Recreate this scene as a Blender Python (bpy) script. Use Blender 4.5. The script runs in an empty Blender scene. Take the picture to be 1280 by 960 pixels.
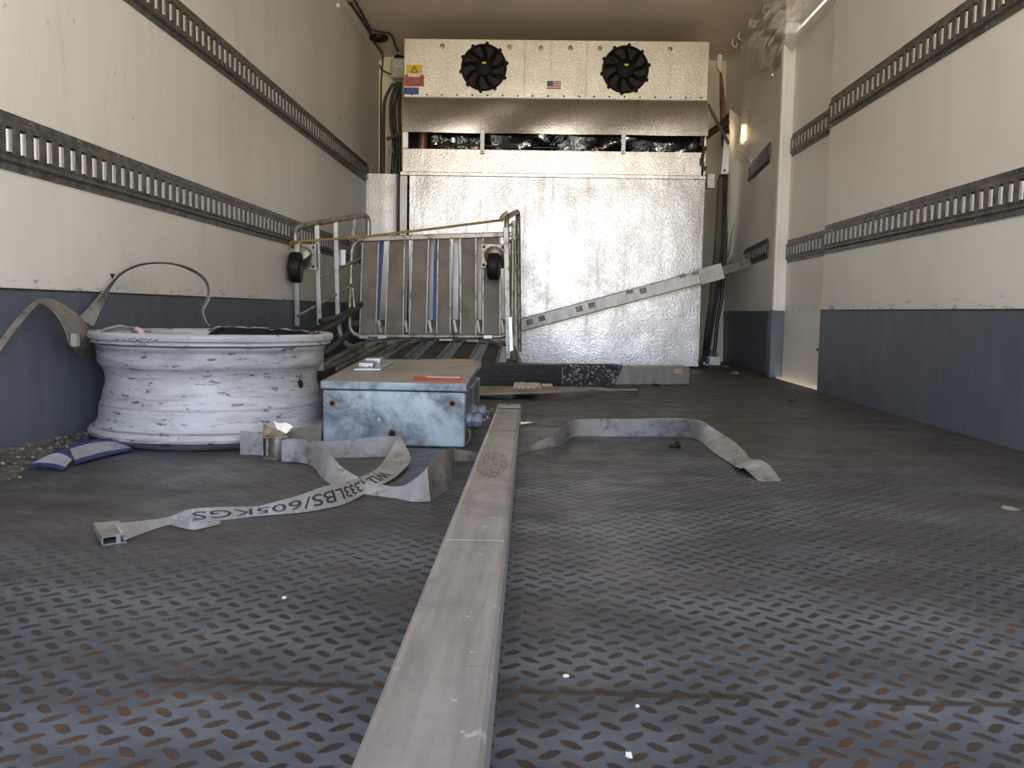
import bpy, math, random
import numpy as np
from mathutils import Vector
random.seed(7)
SC = bpy.context.scene
COL = SC.collection

# ------------------------------------------------------------------ camera
F, PITCH, ROLL, YAW, HC = 1115.0, -0.08211, 0.01837, -0.02654, 0.336
FW = Vector((math.sin(YAW)*math.cos(PITCH), math.cos(YAW)*math.cos(PITCH), math.sin(PITCH)))
_r = FW.cross(Vector((0, 0, 1))).normalized()
_u = _r.cross(FW)
RT = math.cos(ROLL)*_r + math.sin(ROLL)*_u
UP = -math.sin(ROLL)*_r + math.cos(ROLL)*_u
CP = Vector((0, 0, HC))
cd = bpy.data.cameras.new('camera')
cam = bpy.data.objects.new('camera', cd)
COL.objects.link(cam)
from mathutils import Matrix
mw = Matrix((RT, UP, -FW)).transposed().to_4x4()
mw.translation = CP
cam.matrix_world = mw
cd.sensor_width = 36.0
cd.lens = 36.0*F/1280.0
cd.clip_start = 0.02
SC.camera = cam

# ------------------------------------------------------------------ light, world, exposure
SC.view_settings.view_transform = 'Standard'
SC.view_settings.look = 'None'
SC.view_settings.gamma = 1.0
SC.view_settings.use_curve_mapping = False
SC.view_settings.exposure = 0.33
SKY = 7.5
GROUND = 9.5
w = bpy.data.worlds.new('outdoors')
SC.world = w
w.use_nodes = True
nt = w.node_tree
nt.nodes.clear()
wo = nt.nodes.new('ShaderNodeOutputWorld')
bg = nt.nodes.new('ShaderNodeBackground')
tc = nt.nodes.new('ShaderNodeTexCoord')
sp = nt.nodes.new('ShaderNodeSeparateXYZ')
rp = nt.nodes.new('ShaderNodeValToRGB')
mp = nt.nodes.new('ShaderNodeMapRange')
mp.inputs['From Min'].default_value = -1
nt.links.new(tc.outputs['Generated'], sp.inputs[0])
nt.links.new(sp.outputs['Z'], mp.inputs['Value'])
nt.links.new(mp.outputs[0], rp.inputs[0])
nt.links.new(rp.outputs[0], bg.inputs[0])
nt.links.new(bg.outputs[0], wo.inputs[0])
g = 1.0
els = rp.color_ramp.elements
els[0].position = 0.0
els[0].color = (0.85*GROUND, 0.71*GROUND, 0.50*GROUND, 1)
els[1].position = 1.0
els[1].color = (0.30*SKY, 0.44*SKY, 0.78*SKY, 1)
for pos, c in ((0.40, (1.05*GROUND, 0.89*GROUND, 0.64*GROUND)), (0.46, (1.10*GROUND, 0.93*GROUND, 0.68*GROUND)), (0.495, (1.40*GROUND, 1.20*GROUND, 0.90*GROUND)), (0.51, (1.45*SKY, 1.52*SKY, 1.60*SKY)), (0.57, (0.62*SKY, 0.74*SKY, 0.98*SKY))):
    e = els.new(pos)
    e.color = (*c, 1)
bg.inputs[1].default_value = 0.62
ld = bpy.data.lights.new('door_portal', 'AREA')
ld.shape = 'RECTANGLE'
ld.size = 2.4
ld.size_y = 2.1
ld.cycles.is_portal = True
lo = bpy.data.objects.new('door_portal', ld)
COL.objects.link(lo)
lo.location = (0.06, -0.34, 1.05)
lo.rotation_euler = (math.pi/2, 0, 0)
# the sun, front right and above: it only reaches the floor through an unseen hole added in the lintel
sd = bpy.data.lights.new('sun', 'SUN')
sd.energy = 22
sd.angle = 0.009
sd.color = (1.0, 0.86, 0.66)
so = bpy.data.objects.new('sun', sd)
COL.objects.link(so)
SC.cycles.use_denoising = True
SC.cycles.max_bounces = 10
SC.cycles.diffuse_bounces = 6
SC.cycles.glossy_bounces = 5
SC.cycles.transparent_max_bounces = 8
SC.cycles.sample_clamp_indirect = 12

# ------------------------------------------------------------------ points from lines of sight
def ray(px, py):
    d = FW + RT*((px-640)/F) - UP*((py-480)/F)
    return d/d.y
def onY(px, py, Y):
    return CP + ray(px, py)*Y
def onZ(px, py, Z=0.0):
    d = ray(px, py)
    return CP + d*((Z-HC)/d.z)
def onX(px, py, X):
    d = ray(px, py)
    return CP + d*(X/d.x)

# ------------------------------------------------------------------ materials
MATS = {}
class NT:
    def __init__(s, name):
        s.m = bpy.data.materials.new(name)
        s.m.use_nodes = True
        s.t = s.m.node_tree
        s.t.nodes.clear()
        s.out = s.n('ShaderNodeOutputMaterial')
        s.b = s.n('ShaderNodeBsdfPrincipled')
        s.l(s.b.outputs[0], s.out.inputs[0])
        s.pos = s.n('ShaderNodeNewGeometry').outputs['Position']
    def n(s, t, **k):
        o = s.t.nodes.new(t)
        for a, v in k.items():
            setattr(o, a, v)
        return o
    def l(s, a, b):
        s.t.links.new(a, b)
    def sc(s, v, k):
        m = s.n('ShaderNodeVectorMath', operation='MULTIPLY')
        s.l(v, m.inputs[0])
        m.inputs[1].default_value = k if hasattr(k, '__len__') else (k, k, k)
        return m.outputs[0]
    def noise(s, v, scale=1, detail=4, rough=0.6, dist=0):
        o = s.n('ShaderNodeTexNoise')
        o.inputs['Scale'].default_value = scale
        o.inputs['Detail'].default_value = detail
        o.inputs['Roughness'].default_value = rough
        o.inputs['Distortion'].default_value = dist
        s.l(v, o.inputs['Vector'])
        return o.outputs['Fac']
    def math(s, op, a, b=None, c=None, clamp=False):
        o = s.n('ShaderNodeMath', operation=op)
        o.use_clamp = clamp
        for i, x in enumerate((a, b, c)):
            if x is None:
                continue
            if isinstance(x, (int, float)):
                o.inputs[i].default_value = x
            else:
                s.l(x, o.inputs[i])
        return o.outputs[0]
    def ramp(s, v, lo, hi, a=0.0, b=1.0):
        o = s.n('ShaderNodeMapRange')
        o.interpolation_type = 'SMOOTHSTEP'
        s.l(v, o.inputs['Value'])
        for k, x in (('From Min', lo), ('From Max', hi), ('To Min', a), ('To Max', b)):
            o.inputs[k].default_value = x
        return o.outputs[0]
    def mix(s, f, a, b, bt='MIX'):
        o = s.n('ShaderNodeMix', data_type='RGBA', blend_type=bt)
        if isinstance(f, (int, float)):
            o.inputs[0].default_value = f
        else:
            s.l(f, o.inputs[0])
        for i, x in ((6, a), (7, b)):
            if isinstance(x, (tuple, list)):
                o.inputs[i].default_value = (*x[:3], 1)
            else:
                s.l(x, o.inputs[i])
        return o.outputs[2]
    def bump(s, h, st=0.3, d=0.01, nrm=None):
        o = s.n('ShaderNodeBump')
        o.inputs['Strength'].default_value = st
        o.inputs['Distance'].default_value = d
        s.l(h, o.inputs['Height'])
        if nrm is not None:
            s.l(nrm, o.inputs['Normal'])
        return o.outputs[0]
    def fin(s, col=None, rough=None, metal=None, nrm=None, spec=None):
        for k, x in (('Base Color', col), ('Roughness', rough), ('Metallic', metal), ('Normal', nrm), ('Specular IOR Level', spec)):
            if x is None:
                continue
            if isinstance(x, (tuple, list)):
                s.b.inputs[k].default_value = (*x[:3], 1)
            elif isinstance(x, (int, float)):
                s.b.inputs[k].default_value = x
            else:
                s.l(x, s.b.inputs[k])
        return s.m

def mat(name, c1, c2=None, scale=8.0, lo=0.4, hi=0.65, rough=0.5, metal=0.0, bump=0.0, bscale=60.0, stretch=(1, 1, 1), bd=0.004, dist=0, spec=0.5):
    """two-tone worn surface"""
    t = NT(name)
    col = c1
    if c2 is not None:
        n = t.noise(t.sc(t.pos, stretch), scale, 6, 0.65, dist)
        col = t.mix(t.ramp(n, lo, hi), c1, c2)
    nr = None
    if bump:
        nr = t.bump(t.noise(t.pos, bscale, 5, 0.6), bump, bd)
    MATS[name] = t.fin(col, rough, metal, nr, spec)
    return MATS[name]

def wall_mat(name, base, stain, spot_th=0.71, rough=0.42):
    t = NT(name)
    st = t.noise(t.sc(t.pos, (5, 5, 0.5)), 2.2, 6, 0.75)
    c = t.mix(t.ramp(st, 0.42, 0.8, 0, 0.3), base, stain)
    big = t.noise(t.pos, 1.6, 6, 0.7)
    c = t.mix(t.ramp(big, 0.42, 0.75, 0, 0.4), c, stain)
    sp_ = t.noise(t.sc(t.pos, (70, 30, 16)), 1.0, 3, 0.7)
    m2 = t.noise(t.pos, 2.6, 3, 0.6)
    f = t.math('MULTIPLY', t.ramp(sp_, spot_th-0.045, spot_th-0.005), t.ramp(m2, 0.45, 0.65, 0.0, 0.8))
    c = t.mix(f, c, (0.06, 0.055, 0.05))
    dr = t.noise(t.sc(t.pos, (60, 60, 1.6)), 1.0, 4, 0.7)
    f2 = t.math('MULTIPLY', t.ramp(dr, 0.66, 0.74), t.ramp(m2, 0.5, 0.62, 0.0, 0.35))
    c = t.mix(f2, c, (0.16, 0.13, 0.10))
    sz_ = t.n('ShaderNodeSeparateXYZ')
    t.l(t.pos, sz_.inputs[0])
    g1 = t.noise(t.sc(t.pos, (18, 18, 60)), 1.0, 6, 0.75)
    band = t.math('MULTIPLY', t.ramp(sz_.outputs['Z'], 0.365, 0.43, 1.0, 0.0), t.ramp(sz_.outputs['Z'], 0.358, 0.362))
    c = t.mix(t.math('MULTIPLY', band, t.ramp(t.math('ADD', g1, t.math('MULTIPLY', band, 0.04)), 0.60, 0.68, 0.04, 0.75)), c, (0.10, 0.09, 0.08))
    g2 = t.noise(t.sc(t.pos, (1.2, 1.2, 0.35)), 3.0, 7, 0.78, 1.2)
    c = t.mix(t.ramp(g2, 0.54, 0.72, 0, 0.45), c, stain)
    nr = t.bump(t.noise(t.pos, 3.5, 3, 0.5), 0.25, 0.02)
    return t.fin(c, rough, 0.0, nr)
M_WALL = wall_mat('cream_wall_panel', (0.79, 0.775, 0.73), (0.57, 0.535, 0.475))
M_WALLR = wall_mat('cream_wall_panel_clean', (0.79, 0.775, 0.735), (0.68, 0.65, 0.59), 0.78)
M_DOOR = wall_mat('pale_door_panel', (0.82, 0.81, 0.77), (0.7, 0.67, 0.62), 0.78)
M_CEIL = wall_mat('ceiling_panel', (0.80, 0.73, 0.60), (0.64, 0.56, 0.44), 0.8)
M_BACK = wall_mat('rear_bulkhead_cream', (0.88, 0.83, 0.67), (0.76, 0.69, 0.53), 0.8)

def blue_mat():
    t = NT('blue_grey_scuff_band')
    n = t.noise(t.sc(t.pos, (6, 6, 1.2)), 3, 6, 0.7)
    c = t.mix(t.ramp(n, 0.35, 0.75), (0.085, 0.103, 0.140), (0.125, 0.140, 0.172))
    s1 = t.noise(t.pos, 45, 3, 0.75)
    m2 = t.noise(t.pos, 3.0, 3, 0.6)
    f = t.math('MULTIPLY', t.ramp(s1, 0.69, 0.73), t.ramp(m2, 0.4, 0.6, 0, 0.6))
    c = t.mix(f, c, (0.42, 0.45, 0.48))
    s2 = t.noise(t.sc(t.pos, (8, 8, 40)), 1.4, 4, 0.7)
    c = t.mix(t.ramp(s2, 0.72, 0.76, 0, 0.35), c, (0.35, 0.36, 0.37))
    nr = t.bump(t.noise(t.pos, 6, 3, 0.5), 0.2, 0.01)
    return t.fin(c, 0.48, 0.0, nr)
M_BLUE = blue_mat()

def floor_mat():
    t = NT('worn_tread_plate')
    P = 0.0335
    sx = t.n('ShaderNodeSeparateXYZ')
    wob = t.noise(t.pos, 9, 2, 0.5)
    t.l(t.pos, sx.inputs[0])
    x, y = sx.outputs['X'], sx.outputs['Y']
    def loz(ox, oy, sg):
        fx = t.math('MODULO', t.math('ADD', t.math('DIVIDE', x, P), 400+ox), 1.0)
        fy = t.math('MODULO', t.math('ADD', t.math('DIVIDE', y, P), 400+oy), 1.0)
        dx = t.math('SUBTRACT', fx, 0.5)
        dy = t.math('SUBTRACT', fy, 0.5)
        a = t.math('ADD', dx, t.math('MULTIPLY', dy, sg))
        b = t.math('SUBTRACT', dx, t.math('MULTIPLY', dy, sg))
        a2 = t.math('POWER', t.math('ABSOLUTE', t.math('DIVIDE', a, 0.47)), 2.4)
        b2 = t.math('POWER', t.math('ABSOLUTE', t.math('DIVIDE', b, 0.21)), 2.0)
        return t.math('ADD', a2, b2)
    d = t.math('MINIMUM', loz(0, 0, 1.0), loz(0.5, 0.5, -1.0))
    edge = t.noise(t.pos, 130, 3, 0.6)
    d2 = t.math('ADD', d, t.math('MULTIPLY', t.math('SUBTRACT', edge, 0.5), 1.5))
    lug = t.ramp(d2, 0.55, 1.25, 1.0, 0.0)
    dirt = t.noise(t.sc(t.pos, (1.0, 1.6, 1)), 1.5, 7, 0.62, 0.4)
    wear = t.noise(t.sc(t.pos, (1, 2.2, 1)), 2.6, 6, 0.6)
    plate = t.mix(t.ramp(wear, 0.38, 0.66), (0.052, 0.063, 0.082), (0.116, 0.138, 0.172))
    brown = t.mix(t.ramp(t.noise(t.pos, 9, 6, 0.7), 0.35, 0.7), (0.070, 0.062, 0.056), (0.165, 0.148, 0.128))
    ymask = t.ramp(y, 1.0, 4.0, -0.08, 0.18)
    dm = t.ramp(t.math('ADD', dirt, ymask), 0.46, 0.66)
    # heavier dirt down the right-hand side and by the left wall
    c = t.mix(t.math('MULTIPLY', dm, 0.85), plate, brown)
    fine = t.noise(t.pos, 75, 5, 0.7)
    c = t.mix(t.ramp(fine, 0.3, 0.75, 0.0, 0.35), c, (0.045, 0.038, 0.034))
    rust = t.mix(t.ramp(t.noise(t.pos, 5, 4, 0.6), 0.45, 0.65), (0.026, 0.020, 0.020), (0.070, 0.038, 0.027))
    lv = t.noise(t.sc(t.pos, (1, 1.3, 1)), 4.5, 4, 0.6)
    wn = t.noise(t.sc(t.pos, (1.2, 1.6, 1)), 1.7, 5, 0.6)
    lft = t.math('MULTIPLY', t.ramp(x, -0.38, -0.12, 1.0, 0.0), t.ramp(y, 0.95, 1.35))
    rgt = t.math('MULTIPLY', t.ramp(x, 0.55, 0.95), t.ramp(y, 1.15, 1.6))
    trod = t.math('MULTIPLY', t.math('MAXIMUM', lft, rgt), t.ramp(wn, 0.34, 0.52, 0.15, 1.0))
    c = t.mix(t.math('MULTIPLY', trod, 0.65), c, t.mix(t.ramp(t.noise(t.sc(t.pos, (2, 6, 1)), 2.5, 7, 0.72), 0.35, 0.68), (0.040, 0.033, 0.030), (0.118, 0.098, 0.083)))
    keep = t.math('SUBTRACT', 1.0, t.math('MULTIPLY', trod, 0.72))
    lug = t.math('MULTIPLY', lug, keep)
    lf = t.math('MULTIPLY', lug, t.ramp(t.math('SUBTRACT', lv, t.math('MULTIPLY', dm, 0.03)), 0.24, 0.46, 0.35, 0.97))
    c = t.mix(lf, c, rust)
    # plate seam
    sn = t.noise(t.sc(t.pos, (12, 12, 1)), 1.0, 4, 0.7)
    sy = t.math('ADD', y, t.math('MULTIPLY', t.math('SUBTRACT', sn, 0.5), 0.012))
    seam = t.ramp(t.math('ABSOLUTE', t.math('SUBTRACT', sy, 0.766)), 0.003, 0.0075, 1.0, 0.0)
    seam = t.math('MULTIPLY', seam, t.ramp(t.noise(t.sc(t.pos, (5, 1, 1)), 1.3, 3, 0.6), 0.40, 0.52))
    c = t.mix(t.math('MULTIPLY', seam, 0.9), c, (0.024, 0.016, 0.014))
    # white flecks and scratches
    fl = t.noise(t.pos, 60, 2, 0.8)
    c = t.mix(t.ramp(fl, 0.765, 0.79, 0, 0.7), c, (0.4, 0.42, 0.45))
    rg = t.ramp(t.noise(t.pos, 12, 5, 0.6), 0.3, 0.7, 0.36, 0.56)
    rg = t.math('ADD', rg, t.math('MULTIPLY', dm, 0.16))
    h = t.math('ADD', t.math('MULTIPLY', lug, 1.0), t.math('MULTIPLY', fine, 0.35))
    nr = t.bump(h, 0.55, 0.0016)
    return t.fin(c, rg, 0.25, nr, 0.5)
M_FLOOR = floor_mat()

def galv_mat(name, tone=(0.72, 0.70, 0.67), rlo=0.22, rhi=0.45, metal=0.95, spangle=90, dent=0.5, dscale=2.2, dirt=0.35):
    t = NT(name)
    v = t.n('ShaderNodeTexVoronoi')
    v.inputs['Scale'].default_value = spangle
    t.l(t.pos, v.inputs['Vector'])
    sx = t.n('ShaderNodeSeparateColor')
    t.l(v.outputs['Color'], sx.inputs[0])
    c = t.mix(t.ramp(sx.outputs[0], 0.0, 1.0), tuple(x*0.86 for x in tone), tuple(min(1, x*1.08) for x in tone))
    st = t.noise(t.sc(t.pos, (14, 14, 0.9)), 1.8, 6, 0.7)
    c = t.mix(t.ramp(st, 0.5, 0.78, 0, dirt), c, (0.22, 0.17, 0.12))
    rg = t.ramp(t.noise(t.pos, 7, 5, 0.7), 0.3, 0.7, rlo, rhi)
    b1 = t.bump(t.noise(t.sc(t.pos, (1, 1, 0.7)), dscale, 3, 0.5), dent, 0.05)
    b2 = t.bump(sx.outputs[1], 0.10, 0.002, b1)
    b3 = t.bump(t.noise(t.pos, 90, 3, 0.6), 0.45, 0.003, b2)
    MATS[name] = t.fin(c, rg, metal, b3)
    return MATS[name]
M_GALV = galv_mat('galvanised_sheet', (0.46, 0.455, 0.445), 0.25, 0.38, 0.93, 100, 0.33, 1.5, 0.7)
M_HOOD = galv_mat('galvanised_hood', (0.52, 0.49, 0.45), 0.27, 0.36, 0.93, 110, 0.25, 1.8, 0.3)
M_FANBOX = galv_mat('dull_aluminium_cover', (0.60, 0.57, 0.51), 0.36, 0.50, 0.75, 200, 0.2, 2.0, 0.25)
M_COVER = galv_mat('satin_steel_cover', (0.36, 0.35, 0.33), 0.34, 0.42, 0.9, 300, 0.1, 2.0, 0.2)
M_FOIL = galv_mat('crumpled_foil', (0.60, 0.62, 0.63), 0.2, 0.4, 1.0, 40, 1.0, 9.0, 0.1)

def track_mat():
    t = NT('grimy_track_steel')
    n = t.noise(t.sc(t.pos, (1, 1, 1)), 30, 6, 0.7)
    c = t.mix(t.ramp(n, 0.35, 0.7), (0.085, 0.085, 0.084), (0.23, 0.22, 0.20))
    n2 = t.noise(t.pos, 110, 3, 0.7)
    c = t.mix(t.ramp(n2, 0.69, 0.74, 0, 0.7), c, (0.5, 0.49, 0.46))
    return t.fin(c, 0.48, 0.55, t.bump(n, 0.3, 0.002))
M_TRACK = track_mat()
M_BAR = mat('bright_track_slot_steel', (0.95, 0.95, 0.97), (0.75, 0.76, 0.77), 40, 0.5, 0.8, 0.22, 0.9)
M_BLACK = mat('black_void_paint', (0.012, 0.012, 0.012), rough=0.7)
M_PLASTIC = mat('black_plastic', (0.010, 0.009, 0.009), (0.016, 0.015, 0.014), 20, rough=0.5, spec=0.25)
M_FANBLK = mat('matt_black_fan_plastic', (0.006, 0.005, 0.005), (0.012, 0.010, 0.009), 20, rough=0.55, spec=0.15)
M_RUBBER = mat('black_rubber_hose', (0.018, 0.017, 0.016), (0.05, 0.045, 0.04), 30, 0.5, 0.7, 0.38)
M_YELLOW = mat('yellow_label', (0.75, 0.52, 0.03), rough=0.4)
M_RED = mat('red_label', (0.46, 0.05, 0.04), (0.36, 0.09, 0.07), 30, rough=0.4)
M_NAVY = mat('blue_label', (0.02, 0.055, 0.22), rough=0.4)
M_WHITE = mat('white_plastic', (0.62, 0.60, 0.55), (0.5, 0.47, 0.4), 10, rough=0.45)
M_LABELW = mat('white_label', (0.75, 0.73, 0.68), rough=0.5)
M_INK = mat('black_ink', (0.012, 0.012, 0.016), rough=0.7)
M_ALU = mat('worn_aluminium', (0.40, 0.385, 0.37), (0.27, 0.255, 0.245), 7, 0.35, 0.7, 0.42, 0.55, 0.12, 150, (3, 0.5, 1), 0.002)
def beam_mat():
    t = NT('scuffed_aluminium_beam')
    n = t.noise(t.sc(t.pos, (26, 2.2, 2)), 1.6, 6, 0.65)
    c = t.mix(t.ramp(n, 0.3, 0.7), (0.24, 0.23, 0.222), (0.38, 0.365, 0.355))
    n1 = t.noise(t.sc(t.pos, (1, 1, 1)), 9, 5, 0.65)
    c = t.mix(t.ramp(n1, 0.45, 0.75, 0, 0.6), c, (0.20, 0.19, 0.20))
    n2 = t.noise(t.pos, 38, 3, 0.7)
    c = t.mix(t.ramp(n2, 0.64, 0.70, 0, 0.7), c, (0.56, 0.58, 0.62))
    n4 = t.noise(t.sc(t.pos, (70, 9, 1)), 1.0, 5, 0.75)
    c = t.mix(t.ramp(n4, 0.56, 0.70, 0, 0.45), c, (0.14, 0.13, 0.13))
    n3 = t.noise(t.sc(t.pos, (9, 60, 1)), 1.2, 3, 0.6)
    c = t.mix(t.ramp(n3, 0.68, 0.74, 0, 0.4), c, (0.13, 0.12, 0.11))
    return t.fin(c, t.ramp(n1, 0.3, 0.7, 0.36, 0.5), 0.55, t.bump(n, 0.12, 0.002))
M_BEAM = beam_mat()
M_TUBE = mat('weathered_zinc_tube', (0.38, 0.36, 0.31), (0.15, 0.13, 0.11), 16, 0.45, 0.68, 0.42, 0.6, 0.2, 120)
M_TUBEB = mat('bright_zinc_tube', (0.46, 0.475, 0.49), (0.30, 0.28, 0.25), 12, 0.45, 0.75, 0.35, 0.75, 0.1, 100)
M_SLAT = mat('dusty_tan_slat', (0.225, 0.195, 0.160), (0.15, 0.125, 0.10), 9, 0.35, 0.7, 0.65, 0.1, 0.2, 120)
M_SLATD = mat('dark_slat', (0.085, 0.078, 0.07), (0.04, 0.035, 0.03), 9, 0.4, 0.65, 0.6, 0.25, 0.2, 120)
M_BSTRIP = mat('bright_blue_plastic', (0.018, 0.085, 0.32), (0.02, 0.06, 0.2), 12, rough=0.5)
M_YSTRAP = mat('yellow_twine', (0.34, 0.24, 0.06), (0.22, 0.16, 0.07), 20, rough=0.75)
M_WOOD = mat('stained_wood', (0.26, 0.12, 0.035), (0.08, 0.04, 0.02), 8, 0.4, 0.6, 0.7, 0, 0.3, 80, (4, 4, 0.6))
M_CABLE = mat('dark_cable', (0.035, 0.025, 0.02), rough=0.6)
M_GLAND = mat('grey_nylon_gland', (0.17, 0.21, 0.27), (0.09, 0.11, 0.14), 30, rough=0.45)
M_TAN = mat('tan_board', (0.27, 0.235, 0.19), (0.17, 0.145, 0.12), 8, 0.4, 0.7, 0.75, 0, 0.2, 60)
M_FOAM = mat('pale_foam', (0.62, 0.58, 0.5), (0.42, 0.38, 0.32), 25, rough=0.9, bump=0.5)
M_DIRT = mat('gritty_dirt', (0.055, 0.047, 0.040), (0.13, 0.115, 0.10), 45, 0.35, 0.7, 0.95, 0, 0.6, 120)
M_LEAF = mat('dry_leaf', (0.33, 0.22, 0.12), (0.2, 0.12, 0.06), 40, rough=0.8)

def speck_mat():
    t = NT('black_rubber_with_white_speckles')
    n = t.noise(t.pos, 95, 3, 0.75)
    c = t.mix(t.ramp(n, 0.55, 0.61), (0.012, 0.013, 0.02), (0.42, 0.42, 0.42))
    return t.fin(c, 0.6, 0, t.bump(n, 0.4, 0.003))
M_SPECK = speck_mat()
M_SCUFF = mat('scuffed_black_rubber', (0.010, 0.011, 0.016), (0.10, 0.10, 0.11), 60, 0.58, 0.68, 0.5, 0, 0.2, 90, (0.6, 1, 2.2))

def rim_mat():
    t = NT('scuffed_white_wheel_paint')
    n = t.noise(t.sc(t.pos, (6, 6, 40)), 1.0, 7, 0.7, 0.5)
    base = t.mix(t.ramp(t.noise(t.pos, 5, 5, 0.6), 0.35, 0.7), (0.42, 0.43, 0.445), (0.30, 0.305, 0.31))
    c = t.mix(t.ramp(n, 0.46, 0.68, 0, 0.8), base, (0.22, 0.21, 0.22))
    n2 = t.noise(t.sc(t.pos, (16, 16, 70)), 1.0, 4, 0.75, 0.3)
    c = t.mix(t.ramp(n2, 0.585, 0.63, 0, 0.85), c, (0.05, 0.05, 0.06))
    n3 = t.noise(t.sc(t.pos, (30, 30, 60)), 1.0, 3, 0.7)
    c = t.mix(t.ramp(n3, 0.73, 0.75, 0, 0.9), c, (0.03, 0.03, 0.035))
    sz = t.n('ShaderNodeSeparateXYZ')
    t.l(t.pos, sz.inputs[0])
    zz_ = t.math('ADD', sz.outputs['Z'], t.math('MULTIPLY', t.math('SUBTRACT', n, 0.5), 0.006))
    for zc_, hw, k_ in ((0.2395, 0.003, 0.9), (0.228, 0.007, 0.5), (0.2505, 0.0012, 0.7), (0.0405, 0.003, 0.6), (0.092, 0.004, 0.35), (0.186, 0.003, 0.3), (0.0185, 0.0016, 0.8)):
        f_ = t.ramp(t.math('ABSOLUTE', t.math('SUBTRACT', zz_, zc_)), hw*0.3, hw, k_, 0.0)
        c = t.mix(t.math('MULTIPLY', f_, t.ramp(n2, 0.3, 0.5, 0.25, 1.0)), c, (0.07, 0.07, 0.08))
    return t.fin(c, 0.42, 0, t.bump(n, 0.2, 0.003))
M_RIM = rim_mat()
M_RIMIN = mat('dark_torn_rubber', (0.008, 0.007, 0.008), (0.02, 0.015, 0.017), 20, rough=0.8, bump=0.5)
M_PINK = mat('frayed_pinkish_edge', (0.42, 0.30, 0.31), (0.10, 0.07, 0.08), 40, 0.4, 0.6, 0.85)

def box_mat():
    t = NT('mottled_grey_enclosure_paint')
    n = t.noise(t.pos, 8, 8, 0.68, 0.6)
    c = t.mix(t.ramp(n, 0.36, 0.62), (0.065, 0.080, 0.095), (0.30, 0.355, 0.39))
    n2 = t.noise(t.pos, 70, 4, 0.7)
    c = t.mix(t.ramp(n2, 0.60, 0.72, 0, 0.55), c, (0.12, 0.14, 0.16))
    return t.fin(c, 0.40, 0.30, t.bump(n2, 0.15, 0.002))
M_BOX = box_mat()
M_LID = mat('dusty_grey_lid_paint', (0.30, 0.28, 0.25), (0.22, 0.205, 0.18), 6, 0.4, 0.7, 0.45, 0.15, 0.1, 90)
M_RUST = mat('rust_stain', (0.20, 0.085, 0.03), (0.12, 0.05, 0.02), 60, rough=0.9)
M_HOLE = mat('dark_hole', (0.006, 0.005, 0.005), rough=0.9)
M_FADED = mat('faded_pink_label', (0.34, 0.235, 0.20), (0.28, 0.24, 0.20), 30, rough=0.6)

def web_mat(name, a, b, c3):
    t = NT(name)
    n = t.noise(t.pos, 9, 5, 0.65)
    c = t.mix(t.ramp(n, 0.35, 0.62), a, b)
    n2 = t.noise(t.pos, 26, 5, 0.7)
    c = t.mix(t.ramp(n2, 0.50, 0.68, 0, 0.8), c, c3)
    wv = t.n('ShaderNodeUVMap')
    s2 = t.n('ShaderNodeSeparateXYZ')
    t.l(wv.outputs[0], s2.inputs[0])
    u = t.math('SINE', t.math('MULTIPLY', s2.outputs['X'], 2*math.pi/0.0032))
    v = t.math('SINE', t.math('MULTIPLY', s2.outputs['Y'], 2*math.pi/0.004))
    h = t.math('ADD', u, t.math('MULTIPLY', v, 0.6))
    c = t.mix(t.ramp(u, -1, 1, 0.0, 0.22), c, (0.05, 0.05, 0.055))
    return t.fin(c, 0.8, 0, t.bump(h, 0.35, 0.0012), 0.3)
M_WEB = web_mat('grey_polyester_webbing', (0.33, 0.335, 0.335), (0.26, 0.235, 0.215), (0.12, 0.105, 0.095))
M_WEBD = web_mat('dirty_grey_webbing', (0.22, 0.21, 0.195), (0.165, 0.145, 0.125), (0.07, 0.06, 0.05))

def film_mat():
    t = NT('clear_crinkled_plastic_film')
    t.t.nodes.remove(t.b)
    g_ = t.n('ShaderNodeBsdfGlossy')
    g_.inputs['Roughness'].default_value = 0.16
    g_.inputs['Color'].default_value = (0.9, 0.88, 0.84, 1)
    d_ = t.n('ShaderNodeBsdfTranslucent')
    d_.inputs['Color'].default_value = (0.62, 0.60, 0.56, 1)
    d2 = t.n('ShaderNodeBsdfDiffuse')
    d2.inputs['Color'].default_value = (0.36, 0.35, 0.33, 1)
    tr = t.n('ShaderNodeBsdfTransparent')
    n = t.noise(t.sc(t.pos, (7, 3, 9)), 1.0, 2, 0.5, 0.6)
    b = t.bump(n, 0.3, 0.05)
    for q in (g_, d_, d2):
        t.l(b, q.inputs['Normal'])
    m1 = t.n('ShaderNodeMixShader')
    m1.inputs[0].default_value = 0.5
    t.l(d_.outputs[0], m1.inputs[1])
    t.l(d2.outputs[0], m1.inputs[2])
    m2 = t.n('ShaderNodeMixShader')
    m2.inputs[0].default_value = 0.35
    t.l(m1.outputs[0], m2.inputs[1])
    t.l(g_.outputs[0], m2.inputs[2])
    m3 = t.n('ShaderNodeMixShader')
    t.l(t.ramp(n, 0.35, 0.65, 0.35, 0.62), m3.inputs[0])
    t.l(m2.outputs[0], m3.inputs[1])
    t.l(tr.outputs[0], m3.inputs[2])
    t.l(m3.outputs[0], t.out.inputs[0])
    return t.m
M_FILM = film_mat()
M_FILM2 = M_FILM.copy()
for _n in M_FILM2.node_tree.nodes:
    if _n.type == 'MAP_RANGE':
        _n.inputs['To Min'].default_value = 0.65
        _n.inputs['To Max'].default_value = 0.85

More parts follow.
